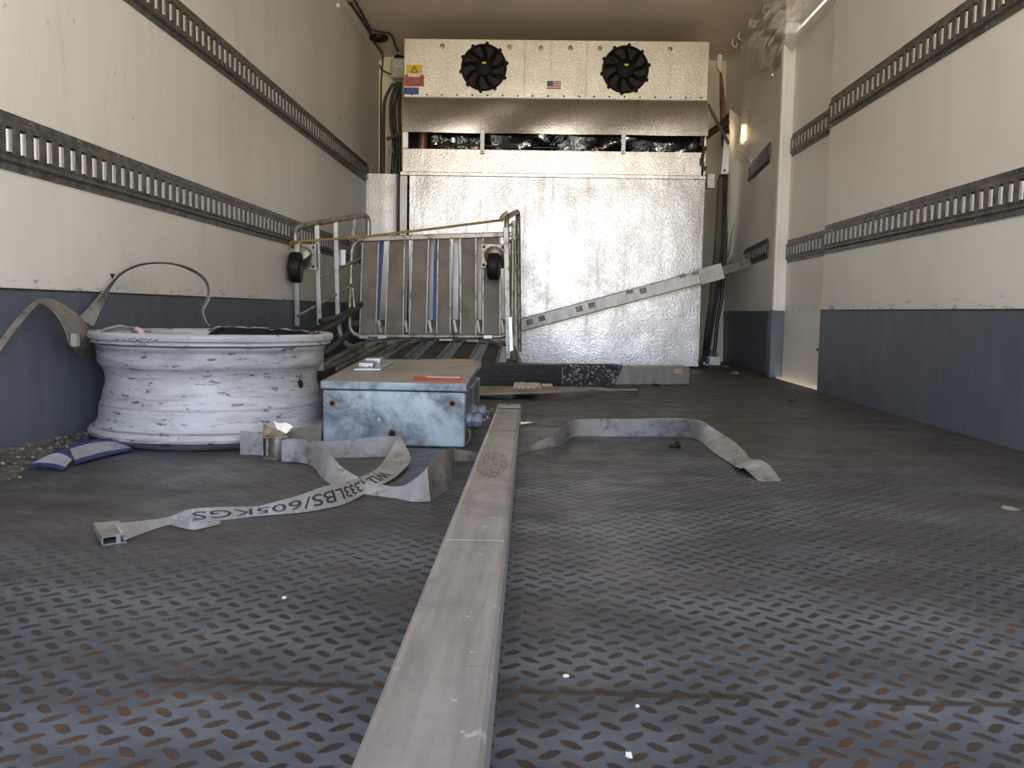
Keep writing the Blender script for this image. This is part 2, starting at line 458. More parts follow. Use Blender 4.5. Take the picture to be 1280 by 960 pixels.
def carton_mat():
    t = NT('blue_white_printed_card')
    n = t.noise(t.pos, 30, 4, 0.6)
    c = t.mix(t.ramp(n, 0.4, 0.7, 0, 0.5), (0.30, 0.31, 0.34), (0.17, 0.17, 0.19))
    uv = t.n('ShaderNodeUVMap')
    s2 = t.n('ShaderNodeSeparateXYZ')
    t.l(uv.outputs[0], s2.inputs[0])
    u, v = s2.outputs['X'], s2.outputs['Y']
    ln = t.ramp(t.math('SINE', t.math('MULTIPLY', v, 2*math.pi/0.0085)), 0.2, 0.8)
    br = t.ramp(t.noise(t.sc(uv.outputs[0], (220, 118, 1)), 1.0, 1, 0.5), 0.45, 0.55)
    c = t.mix(t.math('MULTIPLY', t.math('MULTIPLY', ln, br), 0.55), c, (0.03, 0.05, 0.14))
    edge = t.math('MAXIMUM', t.ramp(v, 0.018, 0.020, 1, 0), t.ramp(v, 0.075, 0.077, 0, 1))
    c = t.mix(edge, c, (0.012, 0.028, 0.10))
    return t.fin(c, 0.6)
M_CARTON = carton_mat()

# ------------------------------------------------------------------ mesh builder
class MB:
    def __init__(s):
        s.v, s.f, s.m, s.uv = [], [], [], {}
    def add(s, vs, fs, mi=0, uvs=None):
        o = len(s.v)
        s.v += [Vector(q) for q in vs]
        for i, f in enumerate(fs):
            if uvs is not None:
                s.uv[len(s.f)] = [uvs[k] for k in f]
            s.f.append([o+k for k in f])
            s.m.append(mi)
        return s
    def box(s, a, b, mi=0):
        x0, y0, z0 = a
        x1, y1, z1 = b
        return s.frame_box(Vector((x0, y0, z0)), Vector((x1-x0, 0, 0)), Vector((0, y1-y0, 0)), Vector((0, 0, z1-z0)), mi)
    def frame_box(s, o, a, b, c, mi=0):
        o, a, b, c = map(Vector, (o, a, b, c))
        vs = [o, o+a, o+a+b, o+b, o+c, o+a+c, o+a+b+c, o+b+c]
        if a.cross(b).dot(c) > 0:
            fs = [(3, 2, 1, 0), (4, 5, 6, 7), (0, 1, 5, 4), (1, 2, 6, 5), (2, 3, 7, 6), (3, 0, 4, 7)]
        else:
            fs = [(0, 1, 2, 3), (7, 6, 5, 4), (4, 5, 1, 0), (5, 6, 2, 1), (6, 7, 3, 2), (7, 4, 0, 3)]
        return s.add(vs, fs, mi)
    def bar(s, p0, p1, wd, th, up=(0, 0, 1), mi=0):
        """rectangular bar centred on p0-p1; wd across, th along up"""
        p0, p1 = Vector(p0), Vector(p1)
        d = p1-p0
        sd_ = d.cross(Vector(up)).normalized()
        u2 = sd_.cross(d).normalized()
        return s.frame_box(p0-sd_*wd/2-u2*th/2, d, sd_*wd, u2*th, mi)
    def tube(s, pts, r, n=10, mi=0, cap=True, closed=False):
        pts = [Vector(p) for p in pts]
        N = len(pts)
        rs = r if hasattr(r, '__len__') else [r]*N
        prev = None
        rings = []
        for i in range(N):
            if closed:
                d = pts[(i+1) % N]-pts[i-1]
            else:
                d = pts[min(i+1, N-1)]-pts[max(i-1, 0)]
            d.normalize()
            if prev is None:
                a = Vector((0, 0, 1)) if abs(d.z) < 0.9 else Vector((1, 0, 0))
                u = d.cross(a).normalized()
            else:
                u = (prev-d*prev.dot(d)).normalized()
            prev = u
            v = d.cross(u)
            rings.append([pts[i]+(u*math.cos(2*math.pi*k/n)+v*math.sin(2*math.pi*k/n))*rs[i] for k in range(n)])
        vs = [q for rg in rings for q in rg]
        fs = []
        for i in range(N if closed else N-1):
            j = (i+1) % N
            for k in range(n):
                l = (k+1) % n
                fs.append((i*n+k, i*n+l, j*n+l, j*n+k))
        if cap and not closed:
            fs.append(tuple(reversed(range(n))))
            fs.append(tuple((N-1)*n+k for k in range(n)))
        return s.add(vs, fs, mi)
    def lathe(s, c, prof, axis=(0, 0, 1), n=64, mi=0, closed=False, a0=0, a1=2*math.pi):
        ax = Vector(axis).normalized()
        t = Vector((1, 0, 0)) if abs(ax.x) < 0.9 else Vector((0, 1, 0))
        u = (t-ax*t.dot(ax)).normalized()
        v = ax.cross(u)
        c = Vector(c)
        vs = []
        for (r, h) in prof:
            for k in range(n):
                an = 2*math.pi*k/n
                vs.append(c+ax*h+(u*math.cos(an)+v*math.sin(an))*r)
        fs = []
        P = len(prof)
        for i in range(P if closed else P-1):
            j = (i+1) % P
            for k in range(n):
                l = (k+1) % n
                fs.append((i*n+k, i*n+l, j*n+l, j*n+k))
        return s.add(vs, fs, mi)
    def disc(s, c, r, axis, th=0.002, n=24, mi=0):
        ax = Vector(axis).normalized()
        return s.lathe(c, [(0.0001, 0), (r, 0), (r, th), (0.0001, th)], ax, n, mi)
    def quad(s, a, b, c, d, th=0.0, mi=0, nrm=None):
        """flat plate through four corners, th thick on the side away from nrm"""
        a, b, c, d = map(Vector, (a, b, c, d))
        n_ = (b-a).cross(c-a).normalized() if nrm is None else Vector(nrm).normalized()
        o = -n_*th
        vs = [a, b, c, d, a+o, b+o, c+o, d+o]
        return s.add(vs, [(0, 1, 2, 3), (7, 6, 5, 4), (0, 4, 5, 1), (1, 5, 6, 2), (2, 6, 7, 3), (3, 7, 4, 0)], mi)
    def prism(s, pts, off, mi=0):
        pts = [Vector(p) for p in pts]
        off = Vector(off)
        n = len(pts)
        vs = pts+[p+off for p in pts]
        fs = [tuple(range(n)), tuple(reversed(range(n, 2*n)))]
        for i in range(n):
            j = (i+1) % n
            fs.append((i, i+n, j+n, j))
        return s.add(vs, fs, mi)
    def grid(s, rows, mi=0, uvs=None, th=0.0):
        R, Cn = len(rows), len(rows[0])
        vs = [Vector(q) for r in rows for q in r]
        fs = [(i*Cn+j, i*Cn+j+1, (i+1)*Cn+j+1, (i+1)*Cn+j) for i in range(R-1) for j in range(Cn-1)]
        uu = [q for r in uvs for q in r] if uvs is not None else None
        if th:
            nn = [Vector() for _ in vs]
            for f in fs:
                q = (vs[f[2]]-vs[f[0]]).cross(vs[f[3]]-vs[f[1]])
                for k in f:
                    nn[k] += q
            N = len(vs)
            vs2 = [v+nn[i].normalized()*(-th) for i, v in enumerate(vs)]
            fs2 = [tuple(N+k for k in reversed(f)) for f in fs]
            eb = [i for i in range(Cn)]+[i*Cn+Cn-1 for i in range(1, R)]+[(R-1)*Cn+j for j in range(Cn-2, -1, -1)]+[i*Cn for i in range(R-2, 0, -1)]
            fe = []
            for i in range(len(eb)):
                a, b = eb[i], eb[(i+1) % len(eb)]
                fe.append((b, a, a+N, b+N))
            s.add(vs+vs2, fs+fs2+fe, mi, (uu+uu) if uu is not None else None)
        else:
            s.add(vs, fs, mi, uu)
        return s
    def build(s, name, mats, parent=None, smooth=False, bevel=0.0, origin=None, bseg=2):
        mats = mats if isinstance(mats, (list, tuple)) else [mats]
        V = np.array([tuple(v) for v in s.v])
        if parent is not None:
            org = Vector(WORLD[parent.name])
        elif origin is not None:
            org = Vector(origin)
        else:
            org = Vector(((V[:, 0].min()+V[:, 0].max())/2, (V[:, 1].min()+V[:, 1].max())/2, V[:, 2].min()))
        me = bpy.data.meshes.new(name)
        me.from_pydata([tuple(v-org) for v in s.v], [], s.f)
        for m in mats:
            me.materials.append(m)
        me.polygons.foreach_set('material_index', s.m)
        if s.uv:
            uvl = me.uv_layers.new(name='UVMap')
            for i, p in enumerate(me.polygons):
                if i in s.uv:
                    for k, li in enumerate(p.loop_indices):
                        uvl.data[li].uv = s.uv[i][k]
        if smooth:
            me.polygons.foreach_set('use_smooth', [True]*len(me.polygons))
            try:
                me.set_sharp_from_angle(angle=math.radians(40))
            except Exception:
                pass
        me.validate()
        me.update()
        o = bpy.data.objects.new(name, me)
        COL.objects.link(o)
        WORLD[o.name] = tuple(org)
        if parent is not None:
            o.parent = parent
        else:
            o.location = org
        if bevel:
            b = o.modifiers.new('bevel', 'BEVEL')
            b.width = bevel
            b.segments = bseg
            b.limit_method = 'ANGLE'
            b.angle_limit = math.radians(40)
        return o
WORLD = {}
def tag(o, label, cat, group=None, kind=None):
    if label:
        o['label'] = label
    if cat:
        o['category'] = cat
    if group:
        o['group'] = group
    if kind:
        o['kind'] = kind
    return o
def thing(name, label, cat, loc, group=None):
    o = bpy.data.objects.new(name, None)
    o.empty_display_size = 0.05
    COL.objects.link(o)
    o.location = loc
    WORLD[o.name] = tuple(loc)
    return tag(o, label, cat, group)
def struct(name, mb, m, **k):
    o = mb.build(name, m, **k)
    o['kind'] = 'structure'
    return o
def lerp(a, b, t):
    return a+(b-a)*t
def cr(pts, n):
    """Catmull-Rom through lists of Vectors"""
    out = []
    P = [pts[0]*2-pts[1]]+list(pts)+[pts[-1]*2-pts[-2]]
    for i in range(1, len(P)-2):
        for k in range(n):
            t = k/n
            a, b, c, d = P[i-1], P[i], P[i+1], P[i+2]
            out.append(0.5*((2*b)+(c-a)*t+(2*a-5*b+4*c-d)*t*t+(3*b-a-3*c+d)*t**3))
    out.append(P[-2].copy())
    return out
def ribbon(secs, n=8, across=4, th=0.0022, mb=None, mi=0):
    """secs: list of (edge A, edge B) 3D points. returns mb and the two smooth edges"""
    A = cr([Vector(a) for a, b in secs], n)
    B = cr([Vector(b) for a, b in secs], n)
    mb = mb or MB()
    L = [0]
    for i in range(1, len(A)):
        L.append(L[-1]+((A[i]+B[i])/2-(A[i-1]+B[i-1])/2).length)
    W_ = [(A[i]-B[i]).length for i in range(len(A))]
    rows = [[A[i].lerp(B[i], j/across) for j in range(across+1)] for i in range(len(A))]
    uvs = [[(L[i], 0.05*j/across) for j in range(across+1)] for i in range(len(A))]
    mb.grid(rows, mi, uvs, th)
    return mb, A, B, L

# ================================================================== the setting
XL, XR, XR2 = -1.142, 1.258, 1.335       # left wall, right lining, recessed right wall
YF, YJ, YPST, YBK, ZC = -0.40, 4.00, 4.80, 6.39, 2.09
ZB = 0.361
struct('floor', MB().box((XL-0.02, YF, -0.06), (XR, YBK, 0)).box((XR, 4.85, -0.06), (XR2+0.02, YBK, 0)).box((XR, YJ-0.02, -0.06), (XR+0.03, 4.86, -0.0005)), M_FLOOR)
struct('ceiling', MB().box((XL-0.06, YF, ZC), (XR2+0.06, YBK+0.05, ZC+0.05)), M_CEIL)
struct('wall_left', MB().box((XL-0.05, YF, -0.06), (XL, YBK, ZC)), M_WALL)
struct('wall_back', MB().box((XL-0.05, YBK, -0.06), (XR2+0.05, YBK+0.05, ZC)), M_BACK)
struct('wall_right', MB().box((XR, YF, -0.06), (XR+0.13, YJ, ZC)), M_WALLR)
# recessed rear part of the right wall, slightly bowed inward
mb = MB()
rows = []
for i in range(15):
    y = 4.86+(YBK-4.86)*i/14
    row = []
    for j in range(13):
        z = ZC*j/12
        bow = -0.035*math.sin(math.pi*i/14)*math.sin(math.pi*min(1, j/10)) - 0.06*(i/14)**2*(j/12)
        row.append((XR2+bow, y, z))
    rows.append(row)
mb.grid(rows, th=0.03)
struct('wall_right_rear', mb, M_WALLR, smooth=True)
# lintel over the side door: daylight slit, plus unseen hole added for sun patches
DT = 1.80
struct('trim_1', MB().box((XR2+0.0, YJ, DT+0.035), (XR2+0.05, 4.80, 1.86)).box((XR2+0.0, YJ, 1.86), (XR2+0.012, 4.07, ZC)).box((XR2+0.0, 4.13, 1.86), (XR2+0.012, 4.80, ZC)).box((XR2+0.0, 4.07, 1.86), (XR2+0.012, 4.13, 1.91)).box((XR2+0.0, 4.07, 1.99), (XR2+0.012, 4.13, ZC)), M_WALLR)
struct('trim_2', MB().box((XR+0.0, YPST, 0.0), (XR2+0.05, YPST+0.07, 1.86)).box((XR-0.006, YPST-0.004, ZB), (XR+0.02, YPST+0.05, 1.83)), M_WALLR, bevel=0.008)
struct('trim_3', MB().box((XR-0.012, YPST-0.008, 0.0), (XR2+0.02, YPST+0.078, ZB)), M_BLUE, bevel=0.008)
struct('trim_6', MB().box((XR+0.0, YPST, 1.861), (XR2+0.05, YPST+0.07, ZC)), M_WALLR, bevel=0.004)
struct('baseboard_left', MB().box((XL, YF, -0.01), (XL+0.004, YBK-0.3, ZB)), M_BLUE, bevel=0.001)
struct('baseboard_right', MB().box((XR-0.004, YF, -0.01), (XR, YJ, ZB)), M_BLUE, bevel=0.001)
mb = MB()
rows = []
for i in range(15):
    y = 4.88+(YBK-4.88)*i/14
    rows.append([(XR2-0.035*math.sin(math.pi*i/14)*math.sin(math.pi*min(1, z/ZC*1.2))-0.06*(i/14)**2*(z/ZC)-0.004, y, z) for z in (-0.01, 0.12, 0.24, ZB)])
mb.grid(rows, th=0.003)
struct('baseboard_right_rear', mb, M_BLUE, smooth=True)
# dark bead along the top of the blue bands
struct('trim_4', MB().box((XL, YF, ZB), (XL+0.0055, YBK-0.3, ZB+0.004)), M_CABLE)
struct('trim_5', MB().box((XR-0.0055, YF, ZB), (XR, YJ, ZB+0.004)), M_CABLE)
# corner strips of the ceiling
struct('trim_7', MB().prism([(XL, YF, ZC-0.03), (XL+0.004, YF, ZC-0.03), (XL+0.03, YF, ZC-0.004), (XL+0.03, YF, ZC), (XL, YF, ZC)], (0, YBK-YF, 0)), M_WALL)
struct('trim_8', MB().prism([(XR2-0.045, YF, ZC), (XR2-0.045, YF, ZC-0.008), (XR2-0.02, YF, ZC-0.04), (XR2, YF, ZC-0.04), (XR2, YF, ZC)], (0, YBK-YF, 0)), M_WALLR)
# threshold at the open rear of the box, the long beam rests on it
struct('trim_9', MB().box((XL, YF, 0), (XR, YF+0.30, 0.055)), M_TRACK, bevel=0.006)
# side door, its foot a little above the sill gap
dr = MB().box((XR2-0.02, YJ-0.03, -0.012), (XR2+0.02, YPST+0.02, DT)).build('door_1', M_DOOR, bevel=0.004)
dr['kind'] = 'structure'
WORLD[dr.name] = tuple(dr.location)
MB().box((XR2-0.024, YJ-0.025, 0.05), (XR2-0.019, YJ+0.035, 0.47)).build('edge_strip', M_BACK, parent=dr)
MB().disc(onX(1022, 437, XR2-0.023), 0.008, (-1, 0, 0), 0.003).build('keyhole', M_HOLE, parent=dr)
struct('trim_10', MB().box((XR2+0.02, YJ-0.1, -0.06), (XR2+0.04, YPST+0.05, -0.03)), M_TRACK)

# ================================================================== logistic tracks
def track(label, p0, p1, nrm, height=0.123, group='perforated steel lashing tracks along the walls', pitch=0.0525, bars=True, top=None):
    p0, p1, nrm = Vector(p0), Vector(p1), Vector(nrm).normalized()
    d = p1-p0
    L = d.length
    d = d/L
    u = Vector((0, 0, 1))
    def P(s_, t_, o_):
        return p0+d*s_+u*t_+nrm*o_
    mb = MB()
    H = height
    k = H/0.123
    def strip(prof, s0, s1, mi=0):
        rows = [[P(s0, t*k, o) for t, o in prof], [P(s1, t*k, o) for t, o in prof]]
        # outward facing
        a = (rows[0][1]-rows[0][0]).cross(rows[1][0]-rows[0][0])
        fl = a.dot(nrm) < 0
        if fl:
            rows = [list(reversed(r)) for r in rows]
        mb.grid(rows, mi)
    T0, T1 = 0.035, 0.091
    strip([(0, 0.0), (0, 0.004), (0.015, 0.004), (0.020, 0.013), (0.026, 0.013), (0.028, 0.009), (T0, 0.011)], 0, L)
    strip([(T1, 0.011), (0.100, 0.011), (0.107, 0.004), (0.123, 0.004), (0.123, 0.0)], 0, L)
    # dark channel floor
    strip([(T0, 0.011), (T0, 0.001), (T1, 0.001), (T1, 0.011)], 0, L, 2)
    n = max(1, int(L/pitch))
    off = (L-n*pitch)/2
    for i in range(n+1):
        s_ = off+i*pitch
        a, b = max(0, s_-0.0118), min(L, s_+0.0118)
        if b-a < 0.003:
            continue
        strip([(T0, 0.0011), (T0, 0.011), (T1, 0.011), (T1, 0.0011)], a, b, 0)
        mb.add([P(a, T0*k, 0.001), P(a, T0*k, 0.011), P(a, T1*k, 0.011), P(a, T1*k, 0.001)], [(0, 1, 2, 3)], 0)
        mb.add([P(b, T0*k, 0.001), P(b, T0*k, 0.011), P(b, T1*k, 0.011), P(b, T1*k, 0.001)], [(0, 1, 2, 3)], 0)
    if bars:
        for i in range(n):
            c = off+(i+0.5)*pitch
            if c < 0.012 or c > L-0.012:
                continue
            vs, m_ = [], 7
            for t_ in (T0+0.003, T1-0.006):
                for q in range(m_):
                    a = math.pi*q/(m_-1)
                    vs.append(P(c-0.0130*math.cos(a), t_*k, 0.001+0.0118*math.sin(a)))
            fs = [(q, q+1, q+1+m_, q+m_) for q in range(m_-1)]+[tuple(range(m_)), tuple(range(m_, 2*m_))]
            mb.add(vs, fs, 1)
    # rivet heads along the flanges
    s_ = 0.07
    while s_ < L-0.02:
        for t_ in (0.008, 0.115):
            c = P(s_, t_*k, 0.004)
            mb.lathe(c, [(0.0045, 0), (0.0035, 0.002), (0.0001, 0.003)], nrm, 8, 0)
        s_ += 0.21
    o = mb.build('lashing_track', [M_TRACK, M_BAR, M_BLACK], smooth=True)
    return tag(o, label, 'lashing track', group)
yl0, yl1 = YF+0.02, 5.93
track('lower perforated steel track on the left wall, its far end behind the cage trolley', (XL, yl0, 0.616), (XL, yl1, 0.616), (1, 0, 0))
track('upper perforated steel track high on the left wall, ending at the steel corner cover', (XL, yl0, 1.157), (XL, 5.97, 1.157), (1, 0, 0), 0.127)
track('lower perforated steel track on the near right wall, nearest to the blue band', (XR-0.0015, YF+0.02, 0.608), (XR-0.0015, 3.985, 0.608), (-1, 0, 0), 0.124)
track('upper perforated steel track on the near right wall, rising out of the photo', (XR-0.0015, YF+0.02, 1.150), (XR-0.0015, 3.985, 1.150), (-1, 0, 0), 0.127)
def zat(px, py, X):
    return onX(px, py, X)
XD = XR2-0.02
a, b = zat(967, 330, XD-0.01), zat(1027, 321.7, XD-0.01)
zz = (a.z+b.z)/2
track('short lower track length on the recessed side door', (XD, YPST-0.02, zz), (XD, 4.02, zz), (-1, 0, 0), 0.118)
a, b = zat(971, 200, XD-0.01), zat(1034, 176, XD-0.01)
zz = (a.z+b.z)/2
track('short upper track length on the recessed side door', (XD, YPST-0.02, zz), (XD, 4.02, zz), (-1, 0, 0), 0.118)
# two short dark lengths behind the door post
a, b = zat(937, 230, XR2-0.035), zat(960, 203, XR2-0.035)
track('short tilted dark track behind the door post, upper one, no bright bars', (a.x, a.y, a.z), (b.x+0.012, b.y, b.z), (-1, 0.0, 0), 0.118, bars=False)
a, b = zat(930, 335, XR2-0.04), zat(957, 322, XR2-0.04)
track('short tilted track behind the door post, lower one, holding the diagonal bar', (a.x, a.y, a.z), (b.x+0.012, b.y, b.z), (-1, 0.0, 0), 0.112)

# ================================================================== refrigeration unit on the front bulkhead
YU = 5.57
def U(px, py, dy=0.0):
    return onY(px, py, YU+dy)
UL, UR = -0.845, 1.010
ZT, ZM = 1.978, 1.625
ev = thing('evaporator_unit', 'two-fan metal evaporator box mounted high on the front bulkhead', 'cooling unit', ((UL+UR)/2, YU+0.3, ZM))
MB().box((UL, YU, ZM), (UR, YBK-0.02, ZT)).build('housing', M_FANBOX, parent=ev, bevel=0.004)
def on_front(px, py, dy=-0.004):
    q = onY(px, py, YU)
    return Vector((q.x, YU+dy, q.z))
xs = [UL+0.001, on_front(656, 90).x, on_front(733, 90).x, UR-0.001]
for i in range(3):
    mb = MB().box((xs[i]+0.003, YU-0.005, ZM+0.004), (xs[i+1]-0.003, YU-0.0005, ZT-0.004))
    for sx_ in np.linspace(xs[i]+0.05, xs[i+1]-0.04, (8, 4, 8)[i]):
        mb.lathe((sx_, YU-0.005, ZM+0.018), [(0.006, 0), (0.005, 0.003), (0.0001, 0.004)], (0, -1, 0), 8, 1)
    mb.build('front_cover', [M_FANBOX, M_CABLE], parent=ev, bevel=0.0012)
for px, py in ((553, 58), (637, 59), (676, 60), (713, 60), (750, 61), (837, 62)):
    c = on_front(px, py, -0.005)
    MB().lathe(c, [(0.009, 0), (0.008, 0.006), (0.0001, 0.008)], (0, -1, 0), 12).lathe(c, [(0.016, 0), (0.015, 0.0015), (0.008, 0.002)], (0, -1, 0), 14).build('bolt', M_TUBE, parent=ev, smooth=True)
def fan(px, py, R):
    c = on_front(px, py, -0.006)
    fn = MB()
    ax = (0, -1, 0)
    # shroud ring with mounting ears
    fn.lathe(c, [(R*0.90, 0), (R, 0), (R*1.0, 0.014), (R*0.97, 0.022), (R*0.91, 0.022), (R*0.90, 0)], ax, 56)
    for k in range(10):
        a = 2*math.pi*(k+0.3)/10
        q = c+Vector((math.cos(a)*R*1.02, -0.008, math.sin(a)*R*1.02))
        fn.lathe(q, [(0.011, -0.006), (0.011, 0.006), (0.0001, 0.008)], ax, 8)
    # back plate
    fn.lathe(c, [(0.0001, 0.001), (R*0.92, 0.001)], ax, 40, 1)
    o = fn.build('fan', [M_FANBLK, M_BLACK], parent=ev, smooth=True)
    MB().lathe(c, [(R*0.36, 0.004), (R*0.40, 0.010), (R*0.40, 0.030), (R*0.34, 0.036), (0.0001, 0.037)], ax, 32).build('hub', M_FANBLK, parent=o, smooth=True)
    bl = MB()
    for k in range(9):
        a0 = 2*math.pi*k/9
        rows = []
        for i in range(7):
            r = R*(0.38+0.50*i/6)
            sw = 0.25*(i/6)**1.4
            wd = 0.30-0.06*i/6
            rows.append([c+Vector((math.cos(a0+sw+wd*t_)*r, -0.006-0.016*(t_+0.5), math.sin(a0+sw+wd*t_)*r)) for t_ in (-0.5, -0.17, 0.17, 0.5)])
        bl.grid(rows, th=0.002)
    bl.build('blades', M_FANBLK, parent=o, smooth=True)
    for k in range(4):
        st = MB()
        a = math.pi/4+math.pi/2*k+0.2
        st.bar(c+Vector((math.cos(a)*R*0.35, -0.0265, math.sin(a)*R*0.35)), c+Vector((math.cos(a)*R*0.94, -0.0235, math.sin(a)*R*0.94)), 0.007, 0.005, (0, 1, 0))
        st.build('strut', M_FANBLK, parent=o)
    q = c+Vector((0.003, -0.0375, R*0.14))
    MB().box(q+Vector((-0.012, -0.0006, -0.006)), q+Vector((0.012, 0.0002, 0.006))).build('yellow_tag', M_YELLOW, parent=o)
fan(605, 85, 0.139)
fan(781.5, 87.5, 0.141)
def sticker(name, x0, y0, x1, y1, m, parent, dy=-0.0055, th=0.0006):
    a, b = on_front(x0, y0), on_front(x1, y1)
    return MB().box((a.x, YU+dy-th, b.z), (b.x, YU+dy, a.z)).build(name, m, parent=parent)
s1 = sticker('yellow_warning_sticker', 508, 81, 527.5, 92, M_YELLOW, ev)
a = on_front(518, 83.0)
b = on_front(513.5, 90.5)
c = on_front(522.5, 90.5)
mb = MB()
for p, q in ((a, b), (b, c), (c, a)):
    mb.bar(Vector((p.x, YU-0.0066, p.z)), Vector((q.x, YU-0.0066, q.z)), 0.0008, 0.004, (0, 0, 1) if abs(p.z-q.z) < 0.01 else (1, 0, 0))
mb.bar(Vector((a.x, YU-0.0066, a.z-0.012)), Vector((a.x, YU-0.0066, a.z-0.028)), 0.0008, 0.004, (1, 0, 0))
mb.build('triangle_mark', M_INK, parent=s1)
s2 = sticker('red_warning_sticker', 506, 93.5, 530, 108.5, M_RED, ev)
sticker('white_text_bar', 510.5, 93.8, 525.5, 96.5, M_LABELW, s2, -0.0062)
mb = MB()
for k in range(4):
    a, b = on_front(509, 98.5+k*2.3), on_front(527, 99.1+k*2.3)
    mb.box((a.x, YU-0.0066, b.z), (b.x, YU-0.0061, a.z))
mb.build('text_lines', M_PINK, parent=s2)
s3 = sticker('blue_information_sticker', 505.5, 109.5, 523.5, 118.5, M_NAVY, ev)
mb = MB()
for k in range(3):
    a, b = on_front(508, 111.5+k*2.1), on_front(521, 112.0+k*2.1)
    mb.box((a.x, YU-0.0066, b.z), (b.x, YU-0.0061, a.z))
mb.build('text_lines', mat('pale_blue_print', (0.12, 0.2, 0.42), rough=0.5), parent=s3)
fl = sticker('flag_sticker', 684, 101.5, 701, 111.5, M_LABELW, ev)
a, b = on_front(684, 101.5), on_front(701, 111.5)
mb = MB()
for k in range(4):
    z1 = lerp(a.z, b.z, (2*k)/7)
    z0 = lerp(a.z, b.z, (2*k+1)/7)
    mb.box((a.x, YU-0.0068, z0), (b.x, YU-0.0061, z1))
mb.build('red_stripes', M_RED, parent=fl)
MB().box((a.x, YU-0.0074, lerp(a.z, b.z, 4/7)), (lerp(a.x, b.x, 0.42), YU-0.0062, a.z)).build('blue_canton', M_NAVY, parent=fl)

# ---- sheet-metal bulkhead below the fan box
bk = thing('bulkhead_duct', 'tall galvanised sheet metal duct cover under the fan box', 'duct cover', ((UL+UR)/2, YU+0.3, 0.0))
zs0, zs1 = on_front(560, 167.5).z, on_front(560, 187.5).z      # slot
zl0, zl1 = on_front(560, 216).z, on_front(560, 221).z          # lip
# side cheeks and back
MB().box((UL, YU+0.005, 0.01), (UL+0.012, YBK-0.02, ZM-0.004)).build('side_panel', M_HOOD, parent=bk)
MB().box((UR-0.012, YU+0.005, 0.01), (UR, YBK-0.02, ZM-0.004)).build('side_panel', M_HOOD, parent=bk)
rows = []
for i in range(41):
    x = lerp(UL, UR, i/40)
    row = []
    for j in range(9):
        t_ = j/8
        z = lerp(ZM-0.003, zs0, t_)
        o = -0.045*math.sin(t_*math.pi*0.5)**0.8+0.006*math.sin(i*0.5+3*t_)*t_+0.010*math.exp(-((i-14)/3.0)**2)*math.sin(t_*math.pi)
        row.append((x, YU+0.006+o, z))
    rows.append(row)
MB().grid(rows, th=-0.004).build('hood', M_HOOD, parent=bk, smooth=True)
def sheet(name, x0, x1, z0, z1, dy, amp, m, seed):
    rows = []
    rnd = random.Random(seed)
    ph = [rnd.uniform(0, 6) for _ in range(6)]
    nx, nz = 46, 26
    for i in range(nx+1):
        x = lerp(x0, x1, i/nx)
        row = []
        for j in range(nz+1):
            z = lerp(z1, z0, j/nz)
            o = amp*(math.sin(x*3.1+ph[0])*math.sin(z*4+ph[1])+0.5*math.sin(x*7+ph[2]+z*3)*math.sin(z*6+ph[3]))
            row.append((x, YU+dy+o, z))
        rows.append(row)
    return MB().grid(rows, th=-0.003).build(name, m, parent=bk, smooth=True)
sheet('slot_strip', UL+0.002, UR-0.03, zl0, zs1, -0.022, 0.0025, M_HOOD, 3)
MB().box((UL-0.012, YU-0.034, zl1), (UR+0.0, YU-0.016, zl0)).build('lip', M_HOOD, parent=bk, bevel=0.003)
zp0 = 0.012
sheet('front_panel', U(512, 300).x, UR-0.006, zp0, zl1, -0.022, 0.004, M_GALV, 5)
MB().box((UL-0.015, YU-0.028, 0.01), (U(509.5, 300).x, YU+0.0, zl1)).build('edge_channel', M_COVER, parent=bk, bevel=0.003)
# frame left of the slot
MB().box((UL+0.001, YU-0.040, zs1), (U(511.5, 175).x, YU-0.020, zs0+0.004)).build('slot_frame', M_HOOD, parent=bk, bevel=0.002)
for px in (603.5, 778.5):
    c = U(px, 178)
    zt, zb = on_front(px, 163).z, on_front(px, 191).z
    MB().box((c.x-0.013, YU-0.050, zb-0.012), (c.x+0.013, YU-0.046, zt+0.012)).lathe((c.x, YU-0.050, zt), [(0.006, 0), (0.005, 0.003), (0.0001, 0.004)], (0, -1, 0), 8).lathe((c.x, YU-0.050, zb), [(0.006, 0), (0.005, 0.003), (0.0001, 0.004)], (0, -1, 0), 8).build('slot_bracket', M_COVER, parent=bk, bevel=0.001)
# inside the slot: dark cavity, crumpled foil, pipes
MB().box((UL+0.013, YU+0.30, zs1-0.2), (UR-0.013, YU+0.31, zs0+0.10)).box((UL+0.013, YU+0.0, zs1-0.21), (UR-0.013, YU+0.30, zs1-0.2)).build('cavity_back', M_BLACK, parent=bk)
rnd = random.Random(11)
rows = []
for i in range(50):
    x = lerp(U(611, 178).x, UR-0.05, i/49)
    rows.append([(x, YU+0.05+0.05*math.sin(i*0.33+j*0.5)+rnd.uniform(-1, 1)*0.012+0.05*(j/7), lerp(zs0+0.01, zs1-0.02, j/7)-0.03*math.exp(-((i-40)/9)**2)*(1-j/7)) for j in range(8)])
MB().grid(rows).build('foil_lining', M_FOIL, parent=bk, smooth=True)
rows = []
for i in range(16):
    x = lerp(U(536, 178).x, U(600, 178).x, i/15)
    rows.append([(x, YU+0.13+rnd.uniform(-1, 1)*0.02, lerp(zs0+0.01, on_front(560, 182).z, j/5)+0.012*math.sin(i)) for j in range(6)])
MB().grid(rows).build('foil_scrap', M_FOIL, parent=bk)
for k, (x0, x1) in enumerate(((570, 568), (582, 588), (548, 546))):
    p, q = U(x0, 166, 0.08), U(x1, 189, 0.08)
    MB().tube([p, p.lerp(q, 0.5)+Vector((0.01, -0.01, 0)), q], 0.006).build('pipe', M_RUBBER, parent=bk, smooth=True)
p = U(545, 183, 0.06)
